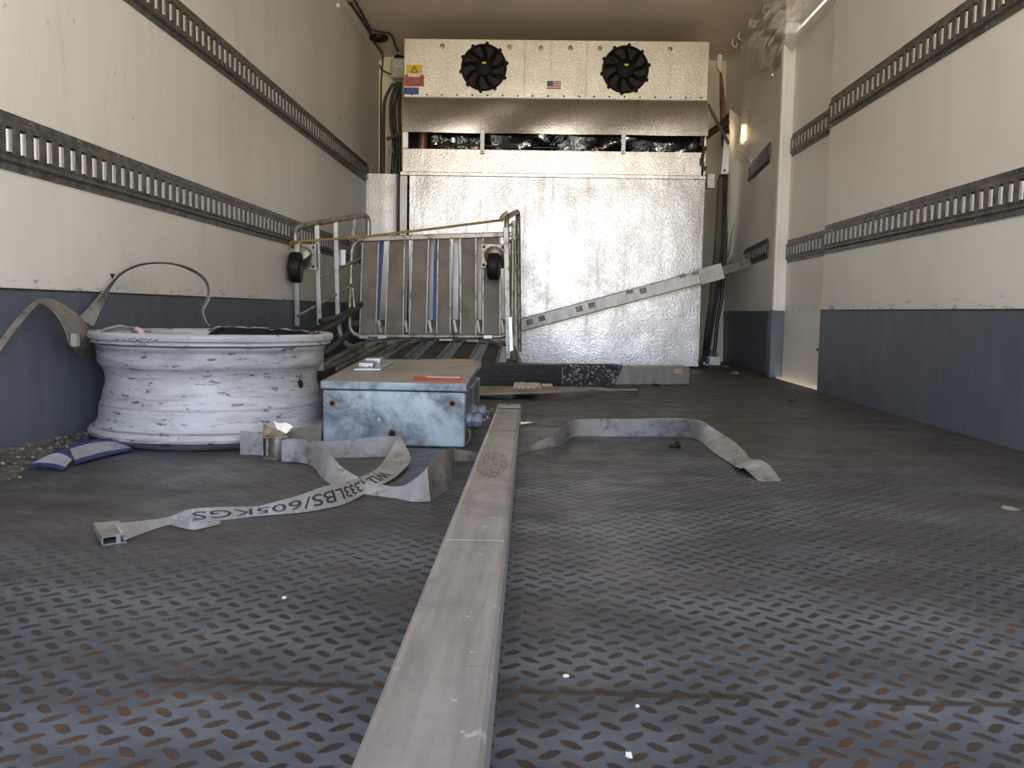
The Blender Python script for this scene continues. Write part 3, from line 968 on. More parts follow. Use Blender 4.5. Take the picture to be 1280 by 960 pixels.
MB().tube([U(540, 186, 0.06), U(560, 182, 0.05), U(585, 181, 0.06), U(640, 184, 0.05), U(700, 185, 0.05)], 0.007).build('pipe', M_RUBBER, parent=bk, smooth=True)
MB().tube([U(528, 190, 0.15), U(529, 165, 0.15)], 0.03, 14).build('copper_pipe', mat('dull_copper', (0.35, 0.18, 0.11), (0.2, 0.1, 0.07), 15, rough=0.5, metal=0.6), parent=bk, smooth=True)
# torn right edge and bent corner pieces of the duct
mb = MB()
rnd = random.Random(4)
for k in range(9):
    q = U(879+rnd.uniform(-3, 2), 170+k*5, -0.03)
    mb.box(q+Vector((-0.012, -0.01, -0.012)), q+Vector((rnd.uniform(0.004, 0.018), 0.012, 0.010)))
mb.build('torn_edge', M_SLATD, parent=bk, bevel=0.003)
q0, q1 = U(884, 217, -0.02), U(893, 236, -0.01)
MB().box((q0.x, YU-0.03, q1.z), (q1.x, YU+0.01, q0.z)).build('corner_clip', M_COVER, parent=bk, bevel=0.003)

# ================================================================== left corner
mb = MB()
pts = [(XL+0.002, 5.93), (XL+0.10, 5.935), (-0.95, 5.94), (-0.915, 5.955), (-0.895, 5.985), (-0.885, 6.03), (-0.885, 6.15), (-0.885, 6.37)]
ztop = onY(480, 217, 5.93).z
rows = [[(x, y, z) for z in (0.001, ztop*0.33, ztop*0.66, ztop)] for x, y in pts]
mb.grid(rows, th=0.002)
mb.box((XL+0.002, 5.921, 0.36), (XL+0.016, 5.929, ztop), 1)
tag(mb.build('corner_cover', [M_COVER, M_TUBEB], smooth=True), 'plain curved steel cover in the far left corner below the black hoses', 'cover')
# black hoses
def Y6(px, py, Y=6.12):
    return onY(px, py, Y)
hz = [([(492, 104), (487, 112), (481, 126), (479.5, 150), (479.5, 190), (479, 226)], 0.011, 'outermost thin black hose bowing out toward the left wall'),
      ([(497, 103), (493, 112), (489, 128), (489, 155), (492, 180), (490, 226)], 0.012, 'thick black hose, second from the left in the bundle'),
      ([(499, 103), (497, 115), (493, 135), (494, 160), (496, 185), (495, 226)], 0.011, 'black hose in the middle of the bundle beside the duct'),
      ([(501, 103), (500, 118), (499, 140), (500, 165), (499, 190), (500, 226)], 0.011, 'black hose closest to the metal duct, right of the bundle')]
for k, (pp, r, lb) in enumerate(hz):
    tag(MB().tube(cr([Y6(a, b, 6.14-0.02*k) for a, b in pp], 6), r, 12).build('refrigerant_hose', M_RUBBER, smooth=True), lb, 'hose', 'black hoses beside the duct')
q = Y6(484, 172, 6.05)
tag(MB().bar(Y6(483, 174, 6.06), Y6(502, 167, 6.06), 0.012, 0.02).build('hose_clamp', M_SLATD), 'dark metal clamp bar strapped across the black hoses', 'clamp')
tag(MB().tube([Y6(487, y_, 6.04) for y_ in (180, 190, 200, 216)], 0.006).tube([Y6(487+k*3, 178+k*7, 6.04) for k in range(3)], 0.004).build('pipe_stub', M_TUBE, smooth=True), 'thin spotted metal pipe in front of the hose bundle', 'pipe')
jb = thing('junction_box', 'small white plastic sensor box with a black cap by the fan box', 'junction box', Y6(496, 98, 6.2))
a, b = Y6(488.5, 72, 6.18), Y6(504, 97, 6.18)
MB().box((a.x, 6.18, b.z), (b.x+0.02, 6.30, a.z)).build('body', M_WHITE, parent=jb, bevel=0.012)
c = Y6(499, 72, 6.23)
MB().lathe((c.x, 6.23, a.z), [(0.035, 0), (0.035, 0.022), (0.028, 0.026), (0.0001, 0.026)], n=20).build('cap', M_PLASTIC, parent=jb, smooth=True)
a, b = Y6(493, 81.5, 6.179), Y6(503, 84.5, 6.179)
MB().box((a.x, 6.178, b.z), (b.x, 6.18, a.z)).build('label', M_LABELW, parent=jb)
# ceiling cables
def cable(pts, r, label, clips=()):
    o = MB().tube(cr([Vector(p) for p in pts], 6), r, 8)
    for c in clips:
        o.lathe(Vector(c)+Vector((0, 0, -0.008)), [(0.0001, 0), (0.008, 0), (0.008, 0.012), (0.0001, 0.012)], n=8)
    return tag(o.build('cable', M_CABLE, smooth=True), label, 'cable', 'dark cables clipped in the top left corner')
zc_ = ZC-0.008
def onC(px, py):
    return onZ(px, py, zc_)
A1 = [onC(433, 0), onC(438, 5), onC(451, 23), onC(462, 40)]
cable([A1[0]+(A1[0]-A1[3])*1.5]+A1+[onC(464, 47), onC(470, 56), onC(478, 67)]+[Y6(478.5, 76, 6.36), Y6(476.5, 102, 6.36), Y6(476, 140, 6.36), Y6(476, 190, 6.36), Y6(475.5, 226, 6.36)], 0.0055, 'dark cable along the left ceiling corner, then straight down the back wall', [onC(439, 4), onC(451.5, 23), onC(463, 41)])
A2 = [onC(443, 0), onC(451, 14), onC(462.5, 36), onC(464, 37.2)]
cable([A2[0]+(A2[0]-A2[2])*1.5]+A2+[onC(475, 39.5), onC(487, 42), onC(491, 48), onC(494, 57), onC(498, 64)], 0.0055, 'dark cable bending across the ceiling to the white sensor box', [onC(451, 14), onC(487, 42), onC(493.5, 56)])
cable([Y6(474, 81, 6.34), Y6(477, 86, 6.34), Y6(482, 90, 6.3), Y6(489, 93, 6.25)], 0.005, 'short dark cable running into the left side of the sensor box')
c = onC(473.5, 47)
tag(MB().lathe((c.x, c.y, ZC-0.028), [(0.02, 0.0), (0.035, 0.004), (0.045, 0.0), (0.058, 0.006), (0.062, 0.027), (0.02, 0.027)], n=24, mi=0).build('ceiling_grommet', M_PLASTIC, smooth=True), 'dark round rubber grommet on the ceiling in the far left corner', 'grommet')
c = onC(425.5, 8)
c = onX(425.5, 8, XL+0.02)
tag(MB().box(c+Vector((-0.019, -0.02, -0.012)), c+Vector((0.0, 0.02, 0.012))).build('wall_clip', M_LABELW, bevel=0.003), 'tiny white clip high on the left wall near the ceiling', 'clip')

# ================================================================== broken trims in the far right corner
def slab_px(name, m, pts, Y, dep, label, cat, group=None, bevel=0.002, dY=None):
    """plate whose outline is given in the plane y=Y (or per-point depth), dep thick"""
    P = [onY(px, py, (Y if dY is None else dY[i])) for i, (px, py) in enumerate(pts)]
    mb = MB().prism(P, (0, dep, 0))
    return tag(mb.build(name, m, bevel=bevel), label, cat, group)
slab_px('wooden_batten', M_WOOD, [(900.5, 90), (903, 92), (906, 120), (910, 150), (911, 182), (903, 182), (900.5, 130)], 6.0, 0.03, 'rust-brown splintered wooden batten hanging in the far right corner', 'batten')
slab_px('corner_bracket', M_LABELW, [(897, 69), (900, 67.5), (903, 69), (902.5, 89), (900, 89.5), (896.5, 84)], 5.98, 0.03, 'small white plastic bracket at the top of the far right corner', 'bracket')
pl = slab_px('metal_plate', M_BAR, [(905, 172), (913, 160), (911.5, 217), (901, 218)], 5.86, 0.01, 'bright white metal plate with a screw hole, right of the duct', 'plate')
WORLD[pl.name] = tuple(pl.location)
MB().disc(onY(906, 213, 5.858), 0.007, (0, -1, 0), 0.002).build('screw_hole', M_HOLE, parent=pl)
def strap_flat(a, b, wpx, Y0, Y1, m, label, name='tie_strap'):
    p, q = onY(*a, Y0), onY(*b, Y1)
    return tag(MB().bar(p, q, 0.005, wpx, (0, 0, 1)).build(name, m), label, 'strap')
strap_flat((880, 172), (911, 150), 0.045, 5.62, 5.80, M_PLASTIC, 'black strap running from the duct edge up to the right, crossed by the grey strap')
slab_px('black_gusset', M_PLASTIC, [(911, 141), (912, 168), (903, 160), (900, 152)], 5.84, 0.008, 'black triangular flap under the grey strap in the far right corner', 'flap')
strap_flat((885, 131), (911, 180), 0.026, 5.56, 5.72, M_COVER, 'grey metal strap slanting down to the right over the black strap')
slab_px('torn_wall_sheet', M_WALLR, [(912, 136), (934, 152), (938, 200), (932, 250), (922, 300), (911, 330), (908, 300), (913, 250), (914, 200), (911, 165)], 5.98, 0.01, 'loose torn sheet of cream wall lining curling off the far right corner', 'wall sheet', dY=[5.9, 6.05, 6.1, 6.1, 6.1, 6.05, 5.95, 5.9, 5.88, 5.88])
def tube_px(name, m, pts, r, label, cat, group=None, n=10):
    return tag(MB().tube(cr([onY(a, b, c) for a, b, c in pts], 6), r, n).build(name, m, smooth=True), label, cat, group)
mb = MB()
A = [onY(*q) for q in ((903, 218, 5.9), (898, 290, 5.88), (893, 350, 5.86), (886, 400, 5.84), (881.5, 452, 5.82))]
B = [onY(*q) for q in ((910, 218, 5.93), (907, 290, 5.9), (902, 350, 5.88), (893, 405, 5.86), (885, 453, 5.84))]
tag(ribbon(list(zip(A, B)), 6, 2, -0.03)[0].build('bent_corner_trim', M_SLATD, smooth=True), 'long dark bent trim strip leaning in the far right corner down to the floor', 'trim strip')
mb = MB()
A = [onY(*q) for q in ((899, 222, 5.72), (895, 300, 5.70), (889, 360, 5.70), (884.5, 420, 5.70))]
B = [onY(*q) for q in ((903, 221, 5.74), (901, 300, 5.72), (894, 360, 5.72), (887, 421, 5.72))]
tag(ribbon(list(zip(A, B)), 6, 2, -0.012)[0].build('grey_corner_trim', M_COVER, smooth=True), 'narrow grey metal strip between the duct edge and the dark bent trim', 'trim strip')
tube_px('black_drain_hose', M_RUBBER, [(909, 225, 5.96), (907, 300, 5.95), (902, 370, 5.94), (897, 400, 5.93), (893, 440, 5.92), (891, 449, 5.92)], 0.012, 'thin black hose hanging behind the bent trims in the far right corner', 'hose')
slab_px('split_batten', M_TAN, [(926, 190), (929, 196), (916, 290), (907, 360), (903, 362), (911, 290)], 6.1, 0.02, 'thin pale splintered batten edge leaning beside the torn wall sheet', 'batten', dY=[6.02, 6.02, 6.0, 6.0, 6.0, 6.0])
# crinkled clear wrapper catching the sun
rnd = random.Random(21)
rows = []
for i in range(15):
    row = []
    for j in range(11):
        px, py = lerp(922, 938, j/10), lerp(138, 205, i/14)
        q = onX(px, py, XR2-0.05)
        y_ = min(q.y, 6.15)
        q = onY(px+4*math.sin(i*0.5)*(i/14), py, min(5.95, y_))
        row.append(q+Vector((rnd.uniform(-1, 1)*0.008, rnd.uniform(-0.03, 0.03), 0)))
    rows.append(row)
# (kept as a small loose wrapper)
tag(MB().grid(rows).build('plastic_wrapper', M_FILM2, smooth=True), 'small crinkled clear wrapper stuck to the wall behind the door post', 'wrapper')
bl = thing('glint_spot', 'warm glow imitating a glint on the far right wall above the short track', 'glint', onX(930, 168, XR2-0.05))  # emissive spot added in place of a reflected glare, not a lamp
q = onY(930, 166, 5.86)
MB().lathe(q+Vector((0, 0, -0.055)), [(0.0001, 0), (0.010, 0.006), (0.013, 0.03), (0.009, 0.065), (0.004, 0.10), (0.0001, 0.105)], n=16).build('glint_glow', None or (lambda: (lambda t: (t.b.inputs['Emission Color'].default_value.__setitem__(slice(None), (1.0, 0.72, 0.38, 1.0)), t.b.inputs['Emission Strength'].__setattr__('default_value', 14.0), t.fin((0.9, 0.8, 0.6), 0.3))[2])(NT('amber_glint_glow')))(), parent=bl, smooth=True)
MB().box(q+Vector((-0.016, 0.02, -0.07)), q+Vector((0.02, 0.035, 0.06))).build('base', M_WHITE, parent=bl, bevel=0.004)  # added backing plate behind the glint glow

# ---- clear plastic film hanging from the ceiling corner
Lb = [(921, 66), (922, 54), (930, 40), (942, 23), (957, 9), (965, -8), (975, -26)]
Rb = [(974, 93), (986, 75), (1004, 50), (1020, 31), (1034, 17), (1045, -2), (1058, -20)]
rows = []
rnd = random.Random(5)
n = 22
for i in range(n+1):
    t_ = i/n*(len(Lb)-1)
    k = min(int(t_), len(Lb)-2)
    f = t_-k
    l = (lerp(Lb[k][0], Lb[k+1][0], f), lerp(Lb[k][1], Lb[k+1][1], f))
    r = (lerp(Rb[k][0], Rb[k+1][0], f), lerp(Rb[k][1], Rb[k+1][1], f))
    pl_, pr_ = onX(*l, 1.16), onX(*r, XR2-0.04)
    if pr_.y < YJ+0.05:
        pr_ = onY(*r, YJ+0.05) if False else onX(*r, XR-0.012)
    row = []
    for j in range(27):
        s_ = j/26
        q = pl_.lerp(pr_, s_)
        sag = math.sin(s_*math.pi)
        q = q+Vector((-0.03*sag*(1-i/n)+0.012*math.sin(j*1.3+i*0.35), 0.0, -0.012*sag*math.sin(i*0.8)+0.006*math.sin(j*0.9-i*0.6)))
        if i == 0:
            q = q+Vector((0, 0, -0.03*math.sin(s_*math.pi)+0.015*math.sin(s_*9)))
        q.z = min(q.z, ZC-0.012)
        row.append(q)
    rows.append(row)
pf = tag(MB().grid(rows).build('plastic_film', M_FILM, smooth=True), 'torn clear plastic sheet hanging in the top right ceiling corner', 'plastic sheet')
WORLD[pf.name] = tuple(pf.location)
q = onY(969, 92, 4.74)
(MB().tube(cr([q+Vector((-0.02, 0, 0.03)), q+Vector((-0.015, -0.01, -0.01)), q+Vector((0.015, 0, -0.012)), q+Vector((0.02, 0.01, 0.02))], 5), 0.01, 8).build('knotted_end', M_FILM, parent=pf, smooth=True))
# hooks / pale cord along the right ceiling edge
tag(MB().tube(cr([onZ(px, py, ZC-0.02) for px, py in ((905, 68), (918, 57), (930, 43), (941, 26), (950, 12), (956, 0))], 5), 0.006, 8).build('pale_rope', M_WHITE, smooth=True), 'thin pale rope running along the right ceiling edge above the plastic sheet', 'rope')
for k, (px, py) in enumerate(((918, 53), (926, 45), (940, 28), (957, 12))):
    q = onZ(px, py, ZC-0.02)
    tag(MB().tube([q+Vector((-0.01, 0, 0.02)), q+Vector((-0.015, 0, -0.015)), q+Vector((0.012, 0, -0.03)), q+Vector((0.02, 0, -0.005))], 0.005, 8).build('ceiling_hook', M_LABELW, smooth=True), 'small pale hook along the right ceiling edge, %s' % ('nearest to the fan box', 'second from the fan box', 'third from the fan box', 'farthest from the fan box')[k], 'hook', 'pale hooks along the right ceiling edge')

# ================================================================== diagonal shoring bar
sb = thing('shoring_bar', 'pale aluminium bar with square slots slanting from the trolley up to the right wall', 'load bar', onY(775, 372, 5.42))
def D(px, py, Y):
    return onY(px, py, Y)
pL, pR = D(640, 409.5, 5.44), D(902, 339.5, 5.40)
upd = (D(777, 366, 5.42)-D(777, 381, 5.42)).normalized()
MB().bar(pL, pR, 0.030, 0.078, upd).build('bar', M_ALU, parent=sb, bevel=0.005)
dirb = (pR-pL).normalized()
upb = Vector((0, -1, 0)).cross(dirb)
upb = upb if upb.z > 0 else -upb
for k, (px, py) in enumerate(((662, 402.5), (677, 398), (724, 386), (740, 381.5), (787, 365), (804, 363.5), (853, 345), (869, 341.5))):
    c = D(px, py, 5.402)
    c.y = lerp(pL.y, pR.y, (c.x-pL.x)/(pR.x-pL.x))-0.0155
    hgt = 0.034 if k not in (4, 6, 7) else 0.022
    MB().frame_box(c-dirb*0.021-upb*hgt/2, dirb*0.042, upb*hgt, Vector((0, 0.002, 0))).build('slot', M_TRACK, parent=sb)
p, q = D(874, 346.5, 5.40), D(903, 338.5, 5.40)
MB().bar(p+Vector((0, -0.002, 0)), q+Vector((0, -0.002, 0)), 0.040, 0.094, upd).build('end_sleeve', M_WHITE, parent=sb, bevel=0.003)
MB().disc(D(893, 340.5, 5.375), 0.006, (0, -1, 0), 0.002).build('rivet', M_TUBE, parent=sb)
MB().bar(D(901, 339, 5.40), D(938, 328, 5.46), 0.02, 0.050, upd).bar(D(903, 337.5, 5.385), D(925, 331, 5.40), 0.006, 0.012, upd).build('telescopic_end', M_TUBE, parent=sb, bevel=0.003)

# ================================================================== cage trolley
YD = 4.45
ct = thing('cage_trolley', 'grey steel cage trolley tipped over with its slatted deck facing the opening', 'trolley', onY(540, 440, 4.35))
def T(px, py, Y=YD):
    return onY(px, py, Y)
# deck frame: rounded tube loop
def rounded(pts, r, n=6):
    out = []
    for i in range(1, len(pts)-1):
        a, b, c = pts[i-1], pts[i], pts[i+1]
        u, v = (a-b).normalized(), (c-b).normalized()
        p, q = b+u*r, b+v*r
        for k in range(n+1):
            t_ = k/n
            out.append(p*(1-t_)**2+b*2*t_*(1-t_)+q*t_*t_)
    return [pts[0]]+out+[pts[-1]]
fr = rounded([T(456, 299), T(440, 300), T(436.5, 420), T(640, 421), T(641, 300)], 0.07)
MB().tube(fr, 0.0125, 10).build('deck_frame', M_TUBE, parent=ct, smooth=True)
MB().bar(T(446, 299), T(641, 293), 0.022, 0.026).build('top_rail', M_TUBE, parent=ct, bevel=0.004)
sl = [(458, 297, 452, 419), (486, 297, 484, 419), (514, 296, 513, 419), (542, 296, 547, 419), (570, 296, 573, 418), (593, 295, 592, 418), (617, 295, 612, 418)]
slat_px = [(454, 474, 450, 470), (487, 506, 482, 504), (516, 536, 512, 533), (548, 563, 546, 563), (576, 595, 576, 595), (604, 625, 604, 625)]
for (a, b, c, d) in slat_px:
    mb = MB()
    A = [T(a, 297, YD+0.006), T(c, 418, YD+0.006)]
    B = [T(b, 297, YD+0.006), T(d, 418, YD+0.006)]
    mb.prism([A[0], B[0], B[1], A[1]], (0, 0.010, 0))
    for e0, e1 in ((A[0], A[1]), (B[0], B[1])):
        mb.bar(e0, e1, 0.007, 0.022, (0, 1, 0), 1)
    mb.build('slat', [M_SLAT, M_TUBE], parent=ct, bevel=0.001)
# blue plastic strips and bright rods in the gaps
for (a, b, c, d, m, nm) in ((473.5, 480, 466.5, 473, M_BSTRIP, 'blue_strip'), (543.5, 549, 540.5, 546.5, M_BSTRIP, 'blue_strip')):
    MB().prism([T(a, 299, YD+0.03), T(b, 299, YD+0.03), T(d, 400, YD+0.03), T(c, 403, YD+0.03)], (0, 0.012, 0)).build(nm, m, parent=ct, bevel=0.001)
for (a, b, c, d) in ((537, 543, 535, 541), (566, 574, 565, 573), (596, 603, 597, 602), (506, 511, 504, 508)):
    MB().prism([T(a, 297, YD+0.10), T(b, 297, YD+0.10), T(d, 412, YD+0.10), T(c, 412, YD+0.10)], (0, 0.014, 0)).build('cross_strut', M_ALU, parent=ct, bevel=0.002)
MB().bar(T(440, 404, YD+0.035), T(640, 403, YD+0.035), 0.02, 0.03).build('deck_brace', M_SLATD, parent=ct, bevel=0.002)
for px in (475, 508, 538, 569, 598, 628):
    mb = MB()
    mb.bar(T(px-1.5, 400, YD+0.03), T(px+1.5, 416, YD+0.03), 0.02, 0.016)
    mb.build('deck_clip', M_TUBE, parent=ct, bevel=0.002)
for px, py in ((455, 428), (478, 432), (610, 431)):
    MB().bar(T(px-6, 421, YD-0.01), T(px+6, 421, YD-0.01), 0.02, 0.02).build('frame_clamp', M_TUBEB, parent=ct, bevel=0.003)
# two casters
def caster(px, py, Y, lean, wr=0.062, wheel=(0, 0)):
    c = T(px, py, Y)
    pt = MB()
    pt.box((c.x-0.064, Y, c.z-0.060), (c.x+0.058, Y+0.006, c.z+0.060))
    for sx_ in (-1, 1):
        for sz_ in (-1, 1):
            pt.lathe((c.x-0.003+sx_*0.048, Y, c.z+sz_*0.044), [(0.008, 0), (0.007, 0.006), (0.0001, 0.007)], (0, -1, 0), 6, 1)
    o = pt.build('caster_plate', [M_TUBE, M_SLATD], parent=ct, bevel=0.002)
    MB().lathe((c.x, Y, c.z), [(0.047, 0), (0.049, 0.010), (0.042, 0.014), (0.040, 0.022), (0.030, 0.028), (0.0001, 0.028)], (0, -1, 0), 30).build('swivel', M_TUBE, parent=o, smooth=True)
    # fork hangs down and toward the viewer
    ax = Vector((1, lean, 0)).normalized()          # axle direction
    w0 = Vector((c.x+wheel[0], Y-0.075, c.z-0.055+wheel[1]))
    fk = MB()
    for sg in (-1, 1):
        a = Vector((c.x, Y-0.025, c.z+0.005))+ax*0.028*sg
        b = w0+ax*0.032*sg
        fk.bar(a, b, 0.003, 0.05, (0, 1, 1))
    fk.tube([w0-ax*0.04, w0+ax*0.04], 0.008, 10)
    fk.build('fork', M_SLATD, parent=o, bevel=0.001)
    MB().lathe(w0-ax*0.026, [(0.018, 0), (wr*0.90, 0.0), (wr*0.98, 0.006), (wr, 0.014), (wr, 0.038), (wr*0.98, 0.046), (wr*0.90, 0.052), (0.018, 0.052)], ax, 36, closed=True).build('wheel', M_PLASTIC, parent=o, smooth=True)
    MB().lathe(w0-ax*0.0285, [(0.0001, 0), (0.022, 0), (0.022, 0.057), (0.0001, 0.057)], ax, 20).build('wheel_hub', M_TRACK, parent=o, smooth=True)
caster(379.5, 321, 4.14, 0.12, 0.070, (-0.016, 0.002))
caster(617.5, 320, YD-0.02, -0.10, 0.066, (0.004, 0.0))
# left side frame, tilted lattice
def tb(pts, r=0.011, m=M_TUBE, name='frame_tube', par=ct):
    return MB().tube([onY(*q) for q in pts], r, 10).build(name, m, parent=par, smooth=True)
def sq(a, b, w_=0.022, m=M_TUBEB, name='upright'):
    return MB().bar(onY(*a), onY(*b), w_, w_, (0, 1, 0)).build(name, m, parent=ct, bevel=0.003)
top = rounded([onY(370, 305, 4.100), onY(367.5, 284, 4.100), onY(461, 268, 4.470), onY(460.5, 296, 4.470)], 0.05)
MB().tube(top, 0.013, 10).build('side_frame', M_TUBE, parent=ct, smooth=True)
sq((372, 300, 4.105), (371.5, 408, 4.150))
sq((396, 281, 4.200), (399.5, 406, 4.230))
sq((419.5, 277, 4.300), (422.5, 396, 4.330))
tb([(422.5, 394, 4.330), (423.5, 410, 4.310), (427, 424, 4.290), (435, 432, 4.270), (444, 434, 4.250)], 0.013, M_TUBEB)
sq((443.5, 272, 4.400), (441, 300, 4.380), 0.018, M_TUBE)
sq((460, 285, 4.480), (458, 300, 4.480), 0.018, M_TUBE)
tb([(441, 360, 4.380), (443, 384, 4.380)], 0.008)
tb([(396, 349, 4.210), (423, 336, 4.330), (452, 322, 4.500)], 0.007)
tb([(372, 395, 4.130), (399, 380, 4.230), (424, 366, 4.330), (440, 356, 4.400)], 0.007)
tb([(400, 402, 4.210), (424, 396, 4.310), (452, 380, 4.450)], 0.014, M_SLATD)
tb([(352, 440, 4.000), (380, 425, 4.050), (424, 402, 4.270), (448, 384, 4.400)], 0.012, M_SLATD)
tb([(392, 452, 4.000), (424, 428, 4.150), (436, 416, 4.230)], 0.014, M_SLATD)
MB().box(onY(424, 332, 4.350), onY(432, 312, 4.350)+Vector((0, 0.01, 0))).build('hinge_plate', M_TUBEB, parent=ct, bevel=0.002)
tb([(444, 330, YD+0.05), (443, 318, YD+0.03), (445, 307, YD+0.02), (451, 300, YD+0.02), (458, 303, YD+0.03)], 0.010, M_TUBEB, 'bent_tube')
# right side frame seen edge-on
pA, pB, pC, pD = onY(633, 272, 4.370), onY(637, 462, 4.350), onY(647.5, 264, 4.850), onY(649, 440, 4.890)
loop = rounded([pB+Vector((0, 0, 0.03)), pA+Vector((0, 0, 0.0)), pC, pD], 0.05)
MB().tube(loop, 0.013, 10).build('edge_frame', M_TUBE, parent=ct, smooth=True)
MB().bar(onY(632.5, 284, 4.350), onY(635.5, 450, 4.330), 0.026, 0.026, (0, 1, 0)).build('upright', M_TUBE, parent=ct, bevel=0.003)
MB().bar(onY(642, 276, 4.600), onY(645, 452, 4.610), 0.022, 0.022, (0, 1, 0)).build('upright', M_TUBE, parent=ct, bevel=0.003)
for k in range(9):
    t_ = (k+0.6)/9.4
    MB().tube([pA.lerp(pB, t_), pC.lerp(pD, t_)], 0.0075, 8).build('rung', M_TUBE, parent=ct, smooth=True)
MB().bar(onY(637.5, 396, 4.315), onY(639.5, 440, 4.305), 0.02, 0.012, (0, 1, 0)).build('bright_strap', M_TUBEB, parent=ct, bevel=0.002)
q = onY(641, 446, 4.300)
MB().box(q+Vector((-0.03, -0.02, -0.06)), q+Vector((0.035, 0.03, -0.01))).box(q+Vector((-0.01, -0.03, -0.02)), q+Vector((0.02, 0.02, 0.03))).build('hinge_block', M_SLATD, parent=ct, bevel=0.005)
tb([(626, 276, 4.360), (629, 270, 4.350), (635, 266, 4.350)], 0.012, M_TUBE, 'hook')
# folded lower panel: slats rising away from the viewer
def lowpt(px, py):
    # plane: z = 0.075 at y=4.2 rising to 0.170 at y=4.95
    z0, y0, sl_ = 0.062, 4.10, 0.26
    d = ray(px, py)
    y = (HC-z0+sl_*y0)/(sl_-d.z)
    return CP+d*y
rowsT = [(448, 432), (477, 429), (505, 427), (540, 424), (574, 425), (606, 427), (632, 432)]
rowsB = [(372, 482), (412, 482), (455, 482), (500, 482), (545, 480), (590, 472), (626, 464)]
for k in range(6):
    a = lowpt(lerp(rowsT[k][0], rowsT[k+1][0], 0.18), rowsT[k][1]+2)
    b = lowpt(lerp(rowsT[k][0], rowsT[k+1][0], 0.80), rowsT[k+1][1]+1)
    c = lowpt(lerp(rowsB[k][0], rowsB[k+1][0], 0.80), 462)
    d = lowpt(lerp(rowsB[k][0], rowsB[k+1][0], 0.18), 462)
    mb = MB()
    mb.prism([a, b, c, d], (0, 0, -0.008))
    for e0, e1 in ((a, d), (b, c)):
        mb.bar(e0, e1, 0.010, 0.020, (0, 0, 1), 1)
    e = a.lerp(b, 0.5)
    mb.frame_box(a+Vector((0.012, -0.012, 0.0)), (b-a)*0.8, Vector((0, 0.028, 0.004)), Vector((0, 0, 0.016)), 2)
    mb.build('lower_slat', [M_SLATD, M_TUBE, M_TUBEB], parent=ct, bevel=0.0015)
mb = MB()
mb.tube(rounded([lowpt(388, 470)+Vector((-0.02, 0, 0.0)), lowpt(452, 429), lowpt(540, 422), lowpt(640, 430), lowpt(652, 458)], 0.06), 0.013, 10)
mb.build('lower_frame', M_TUBE, parent=ct, smooth=True)
MB().bar(lowpt(600, 456)+Vector((0, 0, -0.02)), lowpt(648, 455)+Vector((0, 0, -0.02)), 0.03, 0.03).build('lower_rail', M_TUBE, parent=ct, bevel=0.003)
MB().box(onY(394, 464, 3.95), onY(404, 446, 3.95)+Vector((0, 0.02, 0))).build('bright_bracket', M_TUBEB, parent=ct, bevel=0.004)
# yellow twine
mb = MB()
mb.tube([onY(363, 303, 4.07), onY(372, 302, 4.05), onY(455, 296, 4.25), onY(545, 285.5, 4.30), onY(628, 275, 4.335), onY(633, 270, 4.34)], 0.0062, 8)
mb.tube([onY(363, 303, 4.07), onY(363.5, 318, 4.08), onY(364, 330, 4.09)], 0.004, 8)
tag(mb.build('yellow_twine', M_YSTRAP, smooth=True), 'taut yellow twine stretched across the top of the cage trolley', 'twine')

# ================================================================== beams and boards on the floor behind
P = [onZ(862, 481), onZ(600, 482.5)]
dl = (P[0]-P[1]).normalized()
bkw = Vector((-dl.y, dl.x, 0))
fb = thing('floor_beam', 'hollow aluminium beam lying crosswise on the floor, partly covered in black rubber', 'beam', P[1].lerp(P[0], 0.5))
Hb = 0.088
start = P[1]-dl*0.45
MB().frame_box(start, dl*((P[0]-start).length), bkw*0.10, Vector((0, 0, Hb))).build('bar', M_ALU, parent=fb, bevel=0.006)
m0 = onZ(703, 482)
s0 = (m0-start).dot(dl)
s1_ = (onZ(779, 482)-start).dot(dl)
def cov(a, b, name, m, top_slant=0.0):
    mb = MB()
    o = start-bkw*0.006
    q = [o+dl*a, o+dl*(b-top_slant*1.0), o+dl*(b+top_slant)+Vector((0, 0, Hb+0.006)), o+dl*a+Vector((0, 0, Hb+0.006))]
    mb.prism(q, bkw*0.112)
    return mb.build(name, m, parent=fb, bevel=0.003)
r1 = cov(-0.004, s0-0.004, 'black_cover', M_SCUFF)
mb = MB()
for k in range(3):
    o = start-bkw*0.010+Vector((0, 0, 0.022+0.022*k))
    mb.frame_box(o, dl*(s0-0.01), bkw*0.008, Vector((0, 0, 0.006)))
mb.build('ribs', M_RUBBER, parent=r1, bevel=0.001)
cov(s0+0.002, s1_-0.015, 'speckled_cover', M_SPECK, 0.02)
A_ = P[0]-dl*0.045+Vector((0, 0, 0.055))-bkw*0.0015
MB().frame_box(A_-dl*0.035, dl*0.04, bkw*0.001, Vector((0, 0, 0.022))).build('rust_spot', mat('orange_rust_film', (0.55, 0.33, 0.16), (0.35, 0.3, 0.26), 60, rough=0.6), parent=fb)
